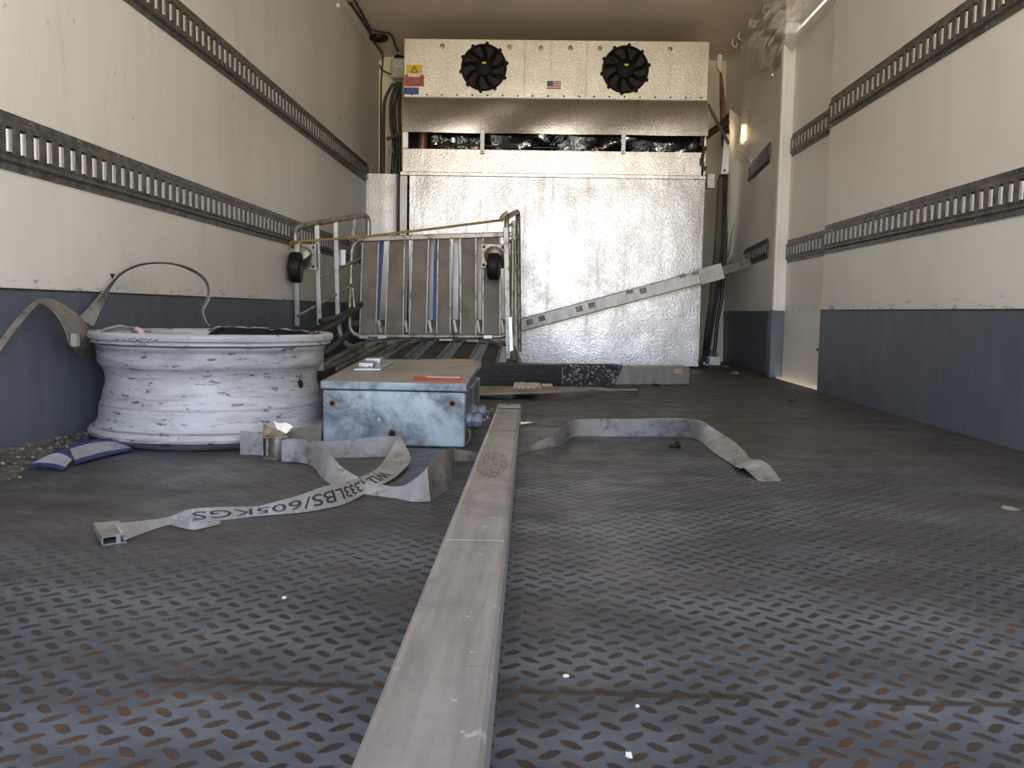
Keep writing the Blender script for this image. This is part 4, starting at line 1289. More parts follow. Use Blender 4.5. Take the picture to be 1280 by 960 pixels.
# tan board
mb = MB()
rows = []
for i in range(25):
    t_ = i/24
    f_ = onZ(lerp(570, 797, t_), lerp(495.5, 488.5, t_)-0.5, 0.012+0.012*math.sin(t_*3.1))
    b_ = onZ(lerp(570, 797, t_), lerp(484.5, 486.3, t_), 0.022+0.012*math.sin(t_*3.1))
    rows.append([f_, f_.lerp(b_, 0.33)+Vector((0, 0, 0.002)), f_.lerp(b_, 0.66)+Vector((0, 0, 0.001)), b_])
mb.grid(rows, th=0.007)
tag(mb.build('flat_board', M_TAN), 'thin tan board lying on the floor in front of the black covered beam', 'board')
mb = MB()
rnd = random.Random(3)
rows = []
for i in range(12):
    a = onZ(lerp(641, 677, i/11), 486.2-0.6*(i % 2), 0.036)
    b = onZ(lerp(645, 672, i/11), 481.5+rnd.uniform(-1, 1), 0.030)
    rows.append([a, a.lerp(b, 0.35)+Vector((0, 0, 0.006+rnd.uniform(0, 0.006))), a.lerp(b, 0.7)+Vector((0, 0, 0.008)), b])
mb.grid(rows, th=0.008)
tag(mb.build('foam_scrap', M_FOAM, smooth=True), 'torn lump of pale foam on the tan board against the black beam', 'foam scrap')
mb = MB()
rows = []
for i in range(10):
    a = onZ(lerp(678, 690, i/9), 485, 0.030)
    rows.append([a, a+Vector((0, 0.015, 0.006+0.002*math.sin(i*2))), a+Vector((0, 0.03, 0.001))])
mb.grid(rows, th=0.01)
tag(mb.build('foam_scrap', M_FOAM, smooth=True), 'small pale foam crumb right beside the larger foam lump', 'foam scrap')

# ================================================================== wheel rim
RC = Vector((-0.828, 2.272, 0))
rm = thing('wheel_rim', 'large scuffed white steel truck wheel rim lying flat by the left wall', 'wheel rim', RC)
R = 1.0
outer = [(0.262, 0.0), (0.285, 0.002), (0.300, 0.012), (0.313, 0.016), (0.3215, 0.021), (0.3235, 0.028), (0.319, 0.036), (0.308, 0.042), (0.299, 0.052), (0.296, 0.072), (0.2955, 0.088), (0.292, 0.096), (0.288, 0.102), (0.2865, 0.118), (0.2835, 0.128), (0.279, 0.142), (0.2785, 0.156), (0.281, 0.170), (0.287, 0.182), (0.294, 0.189), (0.2975, 0.196), (0.2985, 0.222), (0.3015, 0.230), (0.303, 0.238), (0.312, 0.240), (0.3165, 0.243), (0.3155, 0.2465), (0.3165, 0.250), (0.322, 0.252), (0.3245, 0.258), (0.3235, 0.265), (0.318, 0.269), (0.311, 0.266), (0.306, 0.256), (0.300, 0.248)]
inner = [(0.290, 0.225), (0.288, 0.196), (0.276, 0.180), (0.270, 0.158), (0.272, 0.13), (0.282, 0.10), (0.288, 0.06), (0.288, 0.03), (0.262, 0.012)]
mb = MB().lathe(RC, outer, n=96)
mb.build('rim_barrel', M_RIM, parent=rm, smooth=True)
MB().lathe(RC, [(0.300, 0.248)]+inner, n=96).build('rim_inside', M_RIMIN, parent=rm, smooth=True)
mb = MB().lathe(RC, [(0.285, 0.05), (0.20, 0.055), (0.15, 0.075), (0.12, 0.075), (0.12, 0.065), (0.15, 0.065), (0.20, 0.045), (0.285, 0.04)], n=64, closed=True)
for k in range(10):
    a = 2*math.pi*k/10
    mb.lathe(RC+Vector((math.cos(a)*0.142, math.sin(a)*0.142, 0.074)), [(0.016, 0), (0.016, 0.012), (0.0001, 0.014)], n=6)
mb.build('wheel_disc', M_RIM, parent=rm, smooth=True)
# oval scuff openings low on the barrel (valve recess)
c = RC+Vector((math.cos(-0.33)*0.2795, math.sin(-0.33)*0.2795, 0.146))
MB().lathe(c, [(0.0001, 0.004), (0.009, 0.004), (0.011, 0.001)], (math.cos(-0.33), math.sin(-0.33), 0.15), 20).build('valve_recess', M_HOLE, parent=rm)
# torn tyre bead left on the top flange
def torn(a0, a1, r, zlo, hts, name, m, jag=0.004, w_=0.012):
    rnd = random.Random(int(a0*100))
    n = 28
    rows = []
    for i in range(n+1):
        t_ = i/n
        a = lerp(a0, a1, t_)
        h = np.interp(t_, [x for x, _ in hts], [y for _, y in hts])+rnd.uniform(-jag, jag)*0.5
        e = Vector((math.cos(a), math.sin(a), 0))
        rows.append([RC+e*r+Vector((0, 0, zlo)), RC+e*(r-w_*0.4)+Vector((0, 0, zlo+h*0.6)), RC+e*(r-w_)+Vector((0, 0, zlo+h))])
    return MB().grid(rows, th=0.006).build(name, m, parent=rm, smooth=False)
torn(0.15, 1.98, 0.306, 0.240, [(0, 0.018), (0.3, 0.026), (0.6, 0.030), (0.94, 0.034), (1, 0.008)], 'torn_bead', M_RIMIN)
MB().tube([RC+Vector((math.cos(a)*0.297, math.sin(a)*0.297, np.interp(a, [0.15, 0.7, 1.25, 1.88, 1.98], [0.258, 0.266, 0.271, 0.275, 0.262])+0.0015*math.sin(a*23)+0.001*math.sin(a*51))) for a in np.linspace(0.15, 1.98, 70)], 0.0026, 6).build('frayed_edge', M_PINK, parent=rm, smooth=True)
torn(2.55, 3.3, 0.312, 0.256, [(0, 0.004), (0.5, 0.02), (1, 0.006)], 'torn_bead', M_RIM, 0.001)
torn(-1.92, -1.82, 0.300, 0.262, [(0, 0.004), (0.2, 0.018), (0.7, 0.012), (1, 0.002)], 'torn_bead', M_PINK)
# marker scrawl on the front of the top flange
mb = MB()
rnd = random.Random(8)
for k in range(26):
    a = -2.02+0.0155*k+rnd.uniform(-0.002, 0.002)
    if k in (3, 4, 5, 8):
        continue
    e = Vector((math.cos(a), math.sin(a), 0))
    tn = Vector((-math.sin(a), math.cos(a), 0))
    c = RC+e*0.3243+Vector((0, 0, 0.2565+rnd.uniform(-0.002, 0.003)))
    mb.bar(c-tn*0.0022-Vector((0, 0, 0.002)), c+tn*0.0022+Vector((0, 0, rnd.uniform(-0.002, 0.003))), 0.0013, 0.0010, e)
mb.build('handwritten_scrawl', M_INK, parent=rm)

# ================================================================== electrical enclosure
eb = thing('electrical_enclosure', 'grey metal electrical box with a latch and red labels beside the wheel rim', 'electrical box', (-0.34, 2.4, 0))
def boxpt(px, py, z):
    return onZ(px, py, z)
fl_, fr_ = onZ(403, 556, 0.0), onZ(581.5, 561.5, 0.0)
Yb0 = (fl_.y+fr_.y)/2
x0, x1 = onY(403, 520, Yb0).x, onY(581.5, 520, Yb0).x
ztb = onY(500, 487, Yb0).z
Yb1 = 2.66
x1b = onY(600, 480, Yb1).x
x0b = x1b-(x1-x0)
hsz = ztb
quad = [Vector((x0, Yb0, 0.002)), Vector((x1, Yb0, 0.002)), Vector((x1b, Yb1, 0.002)), Vector((x0b, Yb1, 0.002))]
mb = MB().prism(quad, (0, 0, hsz-0.006))
mb.build('body', M_BOX, parent=eb, bevel=0.004)
# lid, a little open at the back
def lidpt(u, v, o=0.0):
    """u across 0..1, v depth 0..1, o offset along the lid normal"""
    a = Vector((x0-0.004, Yb0-0.006, ztb-0.002)).lerp(Vector((x1+0.003, Yb0-0.006, ztb-0.002)), u)
    b = Vector((x0b-0.004, Yb1+0.006, ztb+0.024)).lerp(Vector((x1b+0.003, Yb1+0.006, ztb+0.024)), u)
    return a.lerp(b, v)+LN*o
LN = Vector((0, 0, 1))
LN = (lidpt(1, 0)-lidpt(0, 0)).cross(lidpt(0, 1)-lidpt(0, 0)).normalized()
mb = MB().prism([lidpt(0, 0), lidpt(1, 0), lidpt(1, 1), lidpt(0, 1)], LN*0.019)
lid = mb.build('lid', M_BOX, parent=eb, bevel=0.003)
MB().prism([lidpt(0.006, 0.006, 0.0188), lidpt(0.994, 0.006, 0.0188), lidpt(0.994, 0.994, 0.0188), lidpt(0.006, 0.994, 0.0188)], LN*0.0009).build('lid_dust_face', M_LID, parent=lid)
def lid_at(px, py):
    # u,v of the point on the lid plane
    d = ray(px, py)
    o = lidpt(0, 0, 0.02)
    t_ = (o-CP).dot(LN)/d.dot(LN)
    q = CP+d*t_
    v = (q.y-lidpt(0, 0).y)/(lidpt(0, 1).y-lidpt(0, 0).y)
    l, r = lidpt(0, v), lidpt(1, v)
    return (q.x-l.x)/(r.x-l.x), v
def lid_patch(name, pts, m, th=0.0008, par=None):
    P_ = [lidpt(*lid_at(*q), 0.0198) for q in pts]
    return MB().prism(P_, LN*th).build(name, m, parent=par or lid)
r_ = lid_patch('red_label', [(515, 475.8), (577, 478), (580, 472), (519, 470.5)], M_RED)
lid_patch('worn_white_edge', [(532, 471.6), (575, 472.6), (575.5, 471.6), (533, 470.9)], M_LABELW, 0.0012)
lid_patch('faded_label', [(545, 455.2), (590, 455.6), (593, 449), (548, 448.8)], M_FADED)
lid_patch('faded_label', [(523, 453), (543, 453), (546, 449), (526, 449)], M_FADED, 0.0006)
u, v = lid_at(567, 460)
MB().lathe(lidpt(u, v, 0.019), [(0.0001, 0.002), (0.010, 0.002), (0.013, 0.001), (0.013, 0.0)], LN, 20).build('oval_plug', M_BOX, parent=lid, smooth=True)
# latch
la = MB()
u0, v0 = lid_at(442, 463)
u1, v1 = lid_at(476, 463)
u2, v2 = lid_at(484, 458)
u3, v3 = lid_at(452, 455)
base = [lidpt(u0, v0, 0.0195), lidpt(u1, v1, 0.0195), lidpt(u2, v2, 0.0195), lidpt(u2, v2+0.22, 0.0195), lidpt(u3, v3+0.2, 0.0195), lidpt(u0, v0+0.10, 0.0195)]
la.prism(base, LN*0.005)
lt = la.build('latch', M_TUBEB, parent=lid, bevel=0.002)
mb = MB()
ex = (lidpt(1, 0)-lidpt(0, 0)).normalized()
ey = (lidpt(0, 1)-lidpt(0, 0)).normalized()
c = lidpt(*lid_at(458, 460.5), 0.0245)
mb.frame_box(c-ex*0.020-ey*0.012, ex*0.040, ey*0.05, LN*0.012)
mb.frame_box(c-ex*0.012-ey*0.016, ex*0.024, ey*0.006, LN*0.009)
c2 = c+ey*0.07+ex*0.004
hs2 = MB().frame_box(c2-ex*0.022, ex*0.044, ey*0.045, LN*0.016)
hs2.build('keeper', M_TUBEB, parent=lt, bevel=0.003)
mb.build('hasp', M_TUBEB, parent=lt, bevel=0.003)
for px, py, r_ in ((415.5, 504, 0.0055), (565.5, 504.5, 0.0055), (490.5, 542, 0.0075)):
    q = onY(px, py, Yb0)
    c = Vector((q.x, Yb0, q.z))
    h_ = MB()
    rows = []
    h_.lathe(c, [(r_*1.45, 0.0002), (r_*1.3, 0.0006), (r_, 0.0008)], (0, -1, 0), 22, 1)
    h_.lathe(c, [(0.0001, 0.0010), (r_, 0.0010)], (0, -1, 0), 22, 0)
    h_.build('bolt_hole', [M_HOLE, M_RUST], parent=eb)
for px, py, r_ in ((502, 491.5, 0.0032), (474, 524.5, 0.0032)):
    q = onY(px, py, Yb0)
    MB().lathe(Vector((q.x, Yb0, q.z)), [(0.0001, 0.001), (r_, 0.001), (r_*1.3, 0)], (0, -1, 0), 14).build('rivet', M_TUBE, parent=eb)
# cable glands on the right side
def side_pt(t_, z):
    return Vector((lerp(x1, x1b, t_), lerp(Yb0, Yb1, t_), z))
nx = Vector((1, -(x1b-x1)/(Yb1-Yb0), 0)).normalized()
for t_, z, s_ in ((0.10, 0.062, 1.0), (0.42, 0.066, 1.0)):
    c = side_pt(t_, z)
    o = MB().lathe(c, [(0.019*s_, 0), (0.019*s_, 0.012), (0.015*s_, 0.013), (0.015*s_, 0.017), (0.0185*s_, 0.018), (0.0185*s_, 0.031), (0.013*s_, 0.038), (0.0001, 0.038)], nx, 8).build('cable_gland', M_GLAND, parent=eb, bevel=0.001)
    rnd = random.Random(int(t_*100))
    for k in range(5):
        MB().tube(cr([c+nx*0.036, c+nx*(0.045)+Vector((0, rnd.uniform(-.004, .004), rnd.uniform(-.006, .008))), c+nx*(0.052+0.006*rnd.random())+Vector((0, rnd.uniform(-.01, .01), rnd.uniform(-.015, .012)))], 4), 0.0013, 6).build('wire_end', M_CABLE if k % 2 else M_TUBEB, parent=o, smooth=True)
c = side_pt(0.08, 0.045)
MB().tube(cr([c+nx*0.004, c+nx*0.010+Vector((0, -0.01, -0.02)), c+nx*0.002+Vector((0, -0.02, -0.040))], 5), 0.001, 6).build('loose_wire', M_TUBEB, parent=eb, smooth=True)

# ================================================================== long beam in the foreground
zN, zF = 0.100, 0.052
n0, n1 = onZ(435.5, 960, zN), onZ(603.5, 960, zN)
f0, f1 = onZ(622, 505.5, zF), onZ(651, 505.5, zF)
lb = thing('long_aluminium_beam', 'long flat aluminium load beam running from the foreground toward the back', 'beam', f0.lerp(f1, 0.5)*1.0)
lb.location.z = 0
WORLD[lb.name] = tuple(lb.location)
dn = (n0.lerp(n1, .5)-f0.lerp(f1, .5)).normalized()
wN, wF = (n1-n0), (f1-f0)
ctrN, ctrF = n0.lerp(n1, .5), f0.lerp(f1, .5)
Wb = (wN.length+wF.length)/2
sx_ = Vector((1, -dn.x/dn.y*1.0 if False else 0, 0))
sx_ = Vector((-dn.y, dn.x, 0)).normalized()
if sx_.x < 0:
    sx_ = -sx_
ext = ctrN+dn*0.62
def beampt(t_, side, dz=0.0):
    c = ctrF.lerp(ext, t_)
    w_ = lerp(wF.length, wF.length+(wN.length-wF.length)*((ext-ctrF).length/(ctrN-ctrF).length), t_)
    return c+sx_*w_*side+Vector((0, 0, dz))
TH = 0.050
mb = MB()
secs = []
prof = [(-0.5, -TH), (-0.5, -0.004), (-0.455, 0.0), (-0.40, -0.0015), (0.40, -0.0015), (0.455, 0.0), (0.5, -0.004), (0.5, -TH)]
N = 24
vs = []
for i in range(N+1):
    vs += [beampt(i/N, s_, dz) for s_, dz in prof]
m_ = len(prof)
fs = []
for i in range(N):
    for k in range(m_):
        l = (k+1) % m_
        fs.append((i*m_+k, (i+1)*m_+k, (i+1)*m_+l, i*m_+l))
fs.append(tuple(range(m_)))
fs.append(tuple(reversed(range(N*m_, (N+1)*m_))))
mb.add(vs, fs)
mb.build('beam', M_BEAM, parent=lb)
# end stop with its slot, and the wear marks cut across the face
L_ = (ext-ctrF).length
e0 = beampt(0.0, 0, 0.0)
MB().frame_box(beampt(0.0, -0.47, 0.0), beampt(0.0, 0.47, 0)-beampt(0.0, -0.47, 0), (beampt(0.042, -0.47, 0)-beampt(0.0, -0.47, 0)), Vector((0, 0, 0.0018))).build('end_plate', M_ALU, parent=lb, bevel=0.0008)
MB().frame_box(beampt(0.004, -0.08, 0.0012), sx_*0.012, dn*0.012, Vector((0, 0, 0.0012))).build('end_slot', M_HOLE, parent=lb)
for t_ in (0.095, 0.245, 0.61):
    MB().frame_box(beampt(t_, -0.44, -0.0002), sx_*wF.length*0.88, dn*0.0016, Vector((0, 0, 0.0006))).build('cross_score', M_SLATD if t_ < 0.5 else M_BEAM, parent=lb)
# worn oval print (knurled dirt) on the face
mb = MB()
rnd = random.Random(17)
tc_ = None
cz = onZ(615, 590, 0.062)
tc_ = (cz-ctrF).dot(dn)/L_
cs = (cz-beampt(tc_, 0)).dot(sx_)/0.08
for k in range(420):
    a, r_ = rnd.uniform(0, 6.283), math.sqrt(rnd.random())
    s_ = cs+math.cos(a)*r_*0.36
    t_ = tc_+math.sin(a)*r_*0.050
    o = beampt(t_, s_, -0.0011)
    if abs(s_) > 0.40:
        continue
    mb.frame_box(o, sx_*rnd.uniform(0.0008, 0.0022), dn*rnd.uniform(0.003, 0.009), Vector((0, 0, 0.0003)))
mb.build('worn_oval_print', M_SLAT, parent=lb)

# ================================================================== straps
HW = 0.046
def S(bx, by, tx, ty, z=0.0015, dy=0.0):
    """section standing on the floor: bottom pixel, top pixel"""
    b = onZ(bx, by, z)
    return (onY(tx, ty, b.y+dy), b)
def lay(ax, ay, bx, by, za=0.004, zb=0.002):
    """section lying: far edge pixel with height, near edge pixel with height"""
    return (onZ(ax, ay, za), onZ(bx, by, zb))
st = thing('cam_buckle_strap', 'grey webbing cargo strap with a metal buckle looping in front of the electrical box', 'strap', onZ(400, 600))
# printed length: buckle -> box front -> fold -> text -> end fitting
secsB = [S(357, 577, 357, 548), S(384, 574.5, 384, 550), S(405, 573, 404, 551.5), S(430, 572, 427, 551), S(458, 571.5, 455, 547.5), S(480, 571, 482, 545.5), S(488, 573, 499, 545)]
mbB, *_ = ribbon(secsB, 8, 5, 0.002)
mbB.build('webbing', M_WEB, parent=st, smooth=True)
# folded-back printed part. edge A = far/upper, edge B = near/lower
def TS(tx, ty, bx, by, z=0.003, dy=0.006):
    b = onZ(bx, by, z)
    return (onY(tx, ty, b.y+dy), b)
yf = onZ(488, 573, 0.0015).y
secsT = [(onY(495, 551, yf-0.004), onY(500, 545.5, yf-0.003)), (onY(487, 565, yf-0.02), onY(508, 560, yf-0.012)), TS(479, 578, 513, 577, 0.010, 0.0),
         TS(468, 589, 494, 597, 0.004), TS(455, 595, 475, 607.5), TS(442, 600, 457, 617), TS(420, 605, 430, 630), TS(399, 610, 405, 636), TS(374, 619, 378, 640.5),
         TS(342, 628, 345, 643.5), TS(319, 633, 320, 645.5), TS(280, 634, 283, 650), TS(260, 634.5, 262, 652), TS(235, 637.5, 240, 654), TS(212, 646, 214, 656), TS(182, 651, 186, 664), TS(145, 655, 155, 676)]
def clampz(secs, zmin=0.002):
    out = []
    for a, b in secs:
        a, b = Vector(a), Vector(b)
        a.z, b.z = max(a.z, zmin), max(b.z, zmin)
        out.append((a, b))
    return out
secsT = clampz(secsT)
mbT, TA, TB, TL = ribbon(secsT, 8, 5, 0.002)
tx = mbT.build('printed_webbing', M_WEB, parent=st, smooth=True)
# lettering mapped onto the printed webbing (it lies upside down to the viewer)
def strap_text(body, s_start, s_end, v0, v1, Aed, Bed, Ls, m, par, name, off=0.0032):
    cu = bpy.data.curves.new('tmp_text', 'FONT')
    cu.body = body
    cu.size = 1.0
    cu.resolution_u = 3
    ob = bpy.data.objects.new('tmp_text', cu)
    COL.objects.link(ob)
    dg = bpy.context.evaluated_depsgraph_get()
    me = ob.evaluated_get(dg).to_mesh()
    V = [tuple(v.co) for v in me.vertices]
    Fc = [tuple(p.vertices) for p in me.polygons]
    ob.evaluated_get(dg).to_mesh_clear()
    bpy.data.objects.remove(ob)
    bpy.data.curves.remove(cu)
    xa, xb = min(v[0] for v in V), max(v[0] for v in V)
    ya, yb = min(v[1] for v in V), max(v[1] for v in V)
    def samp(s_):
        i = int(np.searchsorted(Ls, s_))-1
        i = max(0, min(i, len(Ls)-2))
        f = (s_-Ls[i])/(Ls[i+1]-Ls[i])
        return Aed[i].lerp(Aed[i+1], f), Bed[i].lerp(Bed[i+1], f)
    vs = []
    for v in V:
        s_ = s_start+(s_end-s_start)*(v[0]-xa)/(xb-xa)
        t_ = v0+(v1-v0)*(v[1]-ya)/(yb-ya)
        a, b = samp(s_)
        a2, b2 = samp(s_+0.002)
        nn = (a2-a).cross(b-a).normalized()
        if nn.dot(CP-a) < 0:
            nn = -nn
        vs.append(a.lerp(b, t_)+nn*off)
    return MB().add(vs, Fc).build(name, m, parent=par)
def s_at(px):
    # arc length where the middle of the printed part crosses this image column
    best = min(range(len(TA)), key=lambda i: abs(proj_x((TA[i]+TB[i])/2)-px)+(1000 if i < 20 else 0))
    return TL[best]
def proj_x(p):
    d = p-CP
    return 640+F*d.dot(RT)/d.dot(FW)
strap_text('WLL 1,333LBS/605KGS', s_at(480), s_at(240), 0.16, 0.80, TA, TB, TL, M_INK, tx, 'printed_lettering')
# metal end fitting: a flat folded sleeve
q0, q1 = onZ(147, 678, 0.004), onZ(134, 655, 0.004)
ef = MB()
a, b = onZ(129, 681, 0.002), onZ(119, 663, 0.002)
c, d = onZ(158, 677, 0.002), onZ(150, 660, 0.002)
up_ = Vector((0, 0, 0.011))
ef.quad(a+up_, c+up_, d+up_, b+up_, 0.0016)
ef.quad(a, c, d, b, 0.0016)
ef.quad(b, b+up_, a+up_, a, 0.0016)
ef.quad(d, d+up_, b+up_, b, 0.0016)
ef.quad(a+(c-a)*0.55, a+(c-a)*0.55+up_*1.1, a+(c-a)*0.75+up_*1.1, a+(c-a)*0.75, 0.001)
ef.build('end_fitting', M_ALU, parent=st)
# doubled flap of webbing beside the fitting
mbF, *_ = ribbon([TS(212, 649, 210, 655), TS(236, 651, 238, 662), TS(255, 652, 254, 660), TS(276, 650, 275, 655)], 6, 3, 0.002)
mbF.build('webbing_flap', M_WEB, parent=st, smooth=True)
# second length: from the buckle down under the print, folded, under the beam and out to the right
secsA = [S(352, 577.5, 352, 550), S(372, 578, 372, 552), S(390, 583, 392, 556), S(402, 597, 410, 566, 0.0015, 0.02),
         TS(428, 584, 414, 606, 0.003, 0.03), TS(452, 598, 432, 614, 0.003, 0.03), TS(474, 605, 462, 618.5, 0.003, 0.02), TS(500, 608, 495, 623, 0.003, 0.01), TS(519, 598, 516, 627, 0.003, 0.01), TS(534, 585, 538, 626.5, 0.003, 0.01)]
mbA, *_ = ribbon(clampz(secsA), 8, 5, 0.002)
mbA.build('webbing', M_WEB, parent=st, smooth=True)
secsA2 = [TS(534, 585, 538, 626.5, 0.003, 0.01), TS(544, 573, 553, 617, 0.0035, 0.02), TS(555, 564, 564, 608.5, 0.0035, 0.04), TS(564, 559.5, 566, 592, 0.003, 0.03), TS(567, 560.5, 568, 577, 0.002, 0.02)]
mbA, *_ = ribbon(clampz(secsA2), 8, 5, 0.002)
mbA.build('webbing', M_WEBD, parent=st, smooth=True)
secsA3 = [TS(566, 560.5, 567, 576.5, 0.002, 0.01), TS(580, 563, 580, 576, 0.002, 0.02), TS(594, 565, 594, 575.5, 0.002, 0.03), (onZ(612, 566, 0.004), onZ(612, 573, 0.004)), (onZ(634, 563, 0.003), onZ(634, 570, 0.003)), (onZ(652, 561.5, 0.003), onZ(650, 567.5, 0.003)),
          (onZ(668, 555, 0.012), onZ(672, 562, 0.002)), (onZ(690, 543, 0.030), onZ(692, 557.5, 0.002)), (onY(712, 529, 2.28), onZ(713, 549, 0.002))]
mbA, *_ = ribbon(clampz(secsA3), 8, 5, 0.002)
mbA.build('webbing', M_WEBD, parent=st, smooth=True)
secsR = [(onY(708, 533, 2.27), onZ(712, 549.5, 0.002)), (onY(714, 526, 2.36), onZ(716, 545.5, 0.002)), (onY(728, 524, 2.40), onZ(729, 544.5, 0.002)), (onY(755, 523.5, 2.39), onZ(755, 545.5, 0.002)), (onY(790, 524, 2.39), onZ(790, 545.5, 0.002)), (onY(830, 523.5, 2.38), onZ(830, 545.5, 0.002)), (onY(862, 524.5, 2.37), onZ(858, 546, 0.002)), (onY(876, 527, 2.33), onZ(872, 549.5, 0.002)),
         (onZ(893, 536, 0.040), onZ(880, 555, 0.003)), (onZ(912, 548, 0.026), onZ(893, 566, 0.003)), (onZ(930, 563, 0.016), onZ(912, 578, 0.004)), (onZ(938, 573, 0.020), onZ(922, 584, 0.010)), (onZ(950, 575, 0.022), onZ(930, 584, 0.014)), (onZ(962, 582, 0.012), onZ(938, 591, 0.008)), (onZ(976, 600, 0.002), onZ(947.5, 600.5, 0.002))]
mbA, *_ = ribbon(clampz(secsR), 8, 5, 0.002)
mbA.build('loose_end_webbing', M_WEB, parent=st, smooth=True)
# dark printed spot near the beam
q = onY(583, 568.5, 2.04)
strap_spot = MB()
rnd = random.Random(9)
for k in range(9):
    p = onY(576+k*1.8, 569.5+rnd.uniform(-2, 2.5), onZ(580, 576, 0.002).y+0.006)
    strap_spot.bar(p, p+Vector((rnd.uniform(-0.003, 0.005), 0, rnd.uniform(-0.004, 0.004))), 0.001, 0.0022, (0, 1, 0))
strap_spot.build('ink_mark', M_INK, parent=st)
# buckle
bu = MB()
YB_ = 1.945
p = onY(347, 577, YB_)
cyl0 = Vector((p.x, YB_, 0.004))
hC = onY(347, 547.5, YB_).z
bu.lathe(cyl0, [(0.0001, 0), (0.017, 0), (0.0185, 0.002), (0.0185, hC-0.004), (0.0205, hC-0.003), (0.0205, hC), (0.0001, hC)], n=28)
bk_ = bu.build('buckle_roller', M_TUBE, parent=st, smooth=True)
a, b = onY(335, 578, YB_+0.01), onY(330, 542, YB_+0.01)
mb = MB()
mb.box((a.x-0.010, YB_-0.005, 0.004), (a.x-0.006, YB_+0.035, hC))
mb.box((a.x+0.000, YB_-0.007, 0.006), (a.x+0.006, YB_-0.001, hC+0.002))
mb.prism([(a.x-0.012, YB_+0.035, 0.0), (a.x-0.004, YB_-0.015, 0.0), (p.x+0.006, YB_-0.027, 0.0), (p.x+0.024, YB_+0.005, 0.0), (p.x+0.01, YB_+0.035, 0.0)], (0, 0, 0.0035))
mb.prism([(a.x-0.010, YB_+0.035, hC), (a.x-0.004, YB_-0.011, hC), (p.x+0.006, YB_-0.021, hC), (p.x+0.022, YB_+0.005, hC), (p.x+0.01, YB_+0.035, hC)], (0, 0, 0.003))
mb.build('buckle_frame', M_TUBE, parent=st, bevel=0.001)
# curved brass-tinted cam plate
rows = []
for i in range(9):
    t_ = i/8
    q = onY(lerp(329, 356, t_), 545+2*math.sin(t_*3), YB_+0.015)
    rows.append([Vector((q.x, YB_+0.02-0.02*math.sin(t_*math.pi), hC+0.003)), Vector((q.x, YB_+0.024, hC+0.003+0.026*(1-t_)**1.5))])
MB().grid(rows, th=0.003).build('cam_plate', mat('brassy_worn_steel', (0.33, 0.27, 0.16), (0.2, 0.17, 0.13), 40, rough=0.45, metal=0.5), parent=st, smooth=True)
# stub of webbing left of the buckle
mb, *_ = ribbon([(onY(300, 539, YB_+0.035), onY(300, 568.5, YB_+0.035)), (onY(314, 540, YB_+0.025), onY(314, 568.5, YB_+0.025)), (onY(329, 541.5, YB_+0.02), onY(329, 569, YB_+0.02))], 4, 4, 0.003)
mb.build('webbing_stub', M_WEB, parent=st, smooth=True)
# white care label and the dirty length running back to the box
mb = MB()
rows = []
for i in range(8):
    t_ = i/7
    rows.append([onY(lerp(342, 366, t_), lerp(526, 532, t_)+(1.5*math.sin(t_*7)), YB_+0.04), onY(lerp(346, 358, t_), lerp(536, 542, t_), YB_+0.025)])
MB().grid(rows, th=0.001).build('white_label', M_LABELW, parent=st)
mb, *_ = ribbon([(onY(350, 543, YB_+0.05), onY(352, 553, YB_+0.05)), (onY(372, 537, 2.10), onY(374, 556, 2.09)), (onY(402, 527.5, 2.125), onY(402, 552, 2.125))], 6, 4, 0.002)
mb.build('webbing', M_WEBD, parent=st, smooth=True)

rm.scale = (0.925, 0.925, 1.0)
# strap slung over the rim
ss = thing('rim_strap', 'dirty grey webbing strap looped over the left side of the wheel rim', 'strap', (-1.05, 2.1, 0))
Ya = 2.12
def LW(px, py, Y):
    q = onY(px, py, Y)
    return q if q.x > XL+0.022 else onX(px, py, XL+0.022)
sec1 = [(LW(-60, 500, 1.70), LW(-52, 512, 1.70)), (LW(-22, 456, 1.78), LW(-16, 466, 1.775)), (LW(0, 425, 1.84), LW(4, 434, 1.83)), (LW(22, 396, 1.9), LW(27, 402, 1.88)), (LW(38, 380, 1.95), LW(42, 385, 1.93)), (LW(49, 373.5, 1.99), LW(48, 379, 1.95)), (LW(62, 373, 2.02), LW(58, 381, 1.97)), (LW(80, 381, 2.05), LW(72, 394, 1.98)), (LW(97, 393, 2.08), LW(82, 412, 1.99)), (LW(109, 407, 2.10), LW(88, 432, 2.0))]
mb, *_ = ribbon(sec1, 8, 4, 0.0024)
mb.build('webbing', M_WEBD, parent=ss, smooth=True)
sec1b = [(LW(109, 407, 2.10), LW(88, 432, 2.0)), (LW(112, 418, 2.11), LW(91, 435, 2.03)), (LW(113, 432, 2.15), LW(96, 441, 2.08)), (LW(113, 445, 2.2), LW(103, 449, 2.16))]
mb, *_ = ribbon(sec1b, 6, 4, 0.0024)
mb.build('webbing', M_WEBD, parent=ss, smooth=True)
MB().box(LW(87, 434, 1.99), LW(95, 417, 1.99)+Vector((0, 0.02, 0))).build('stitched_end', M_WEB, parent=ss, bevel=0.004)
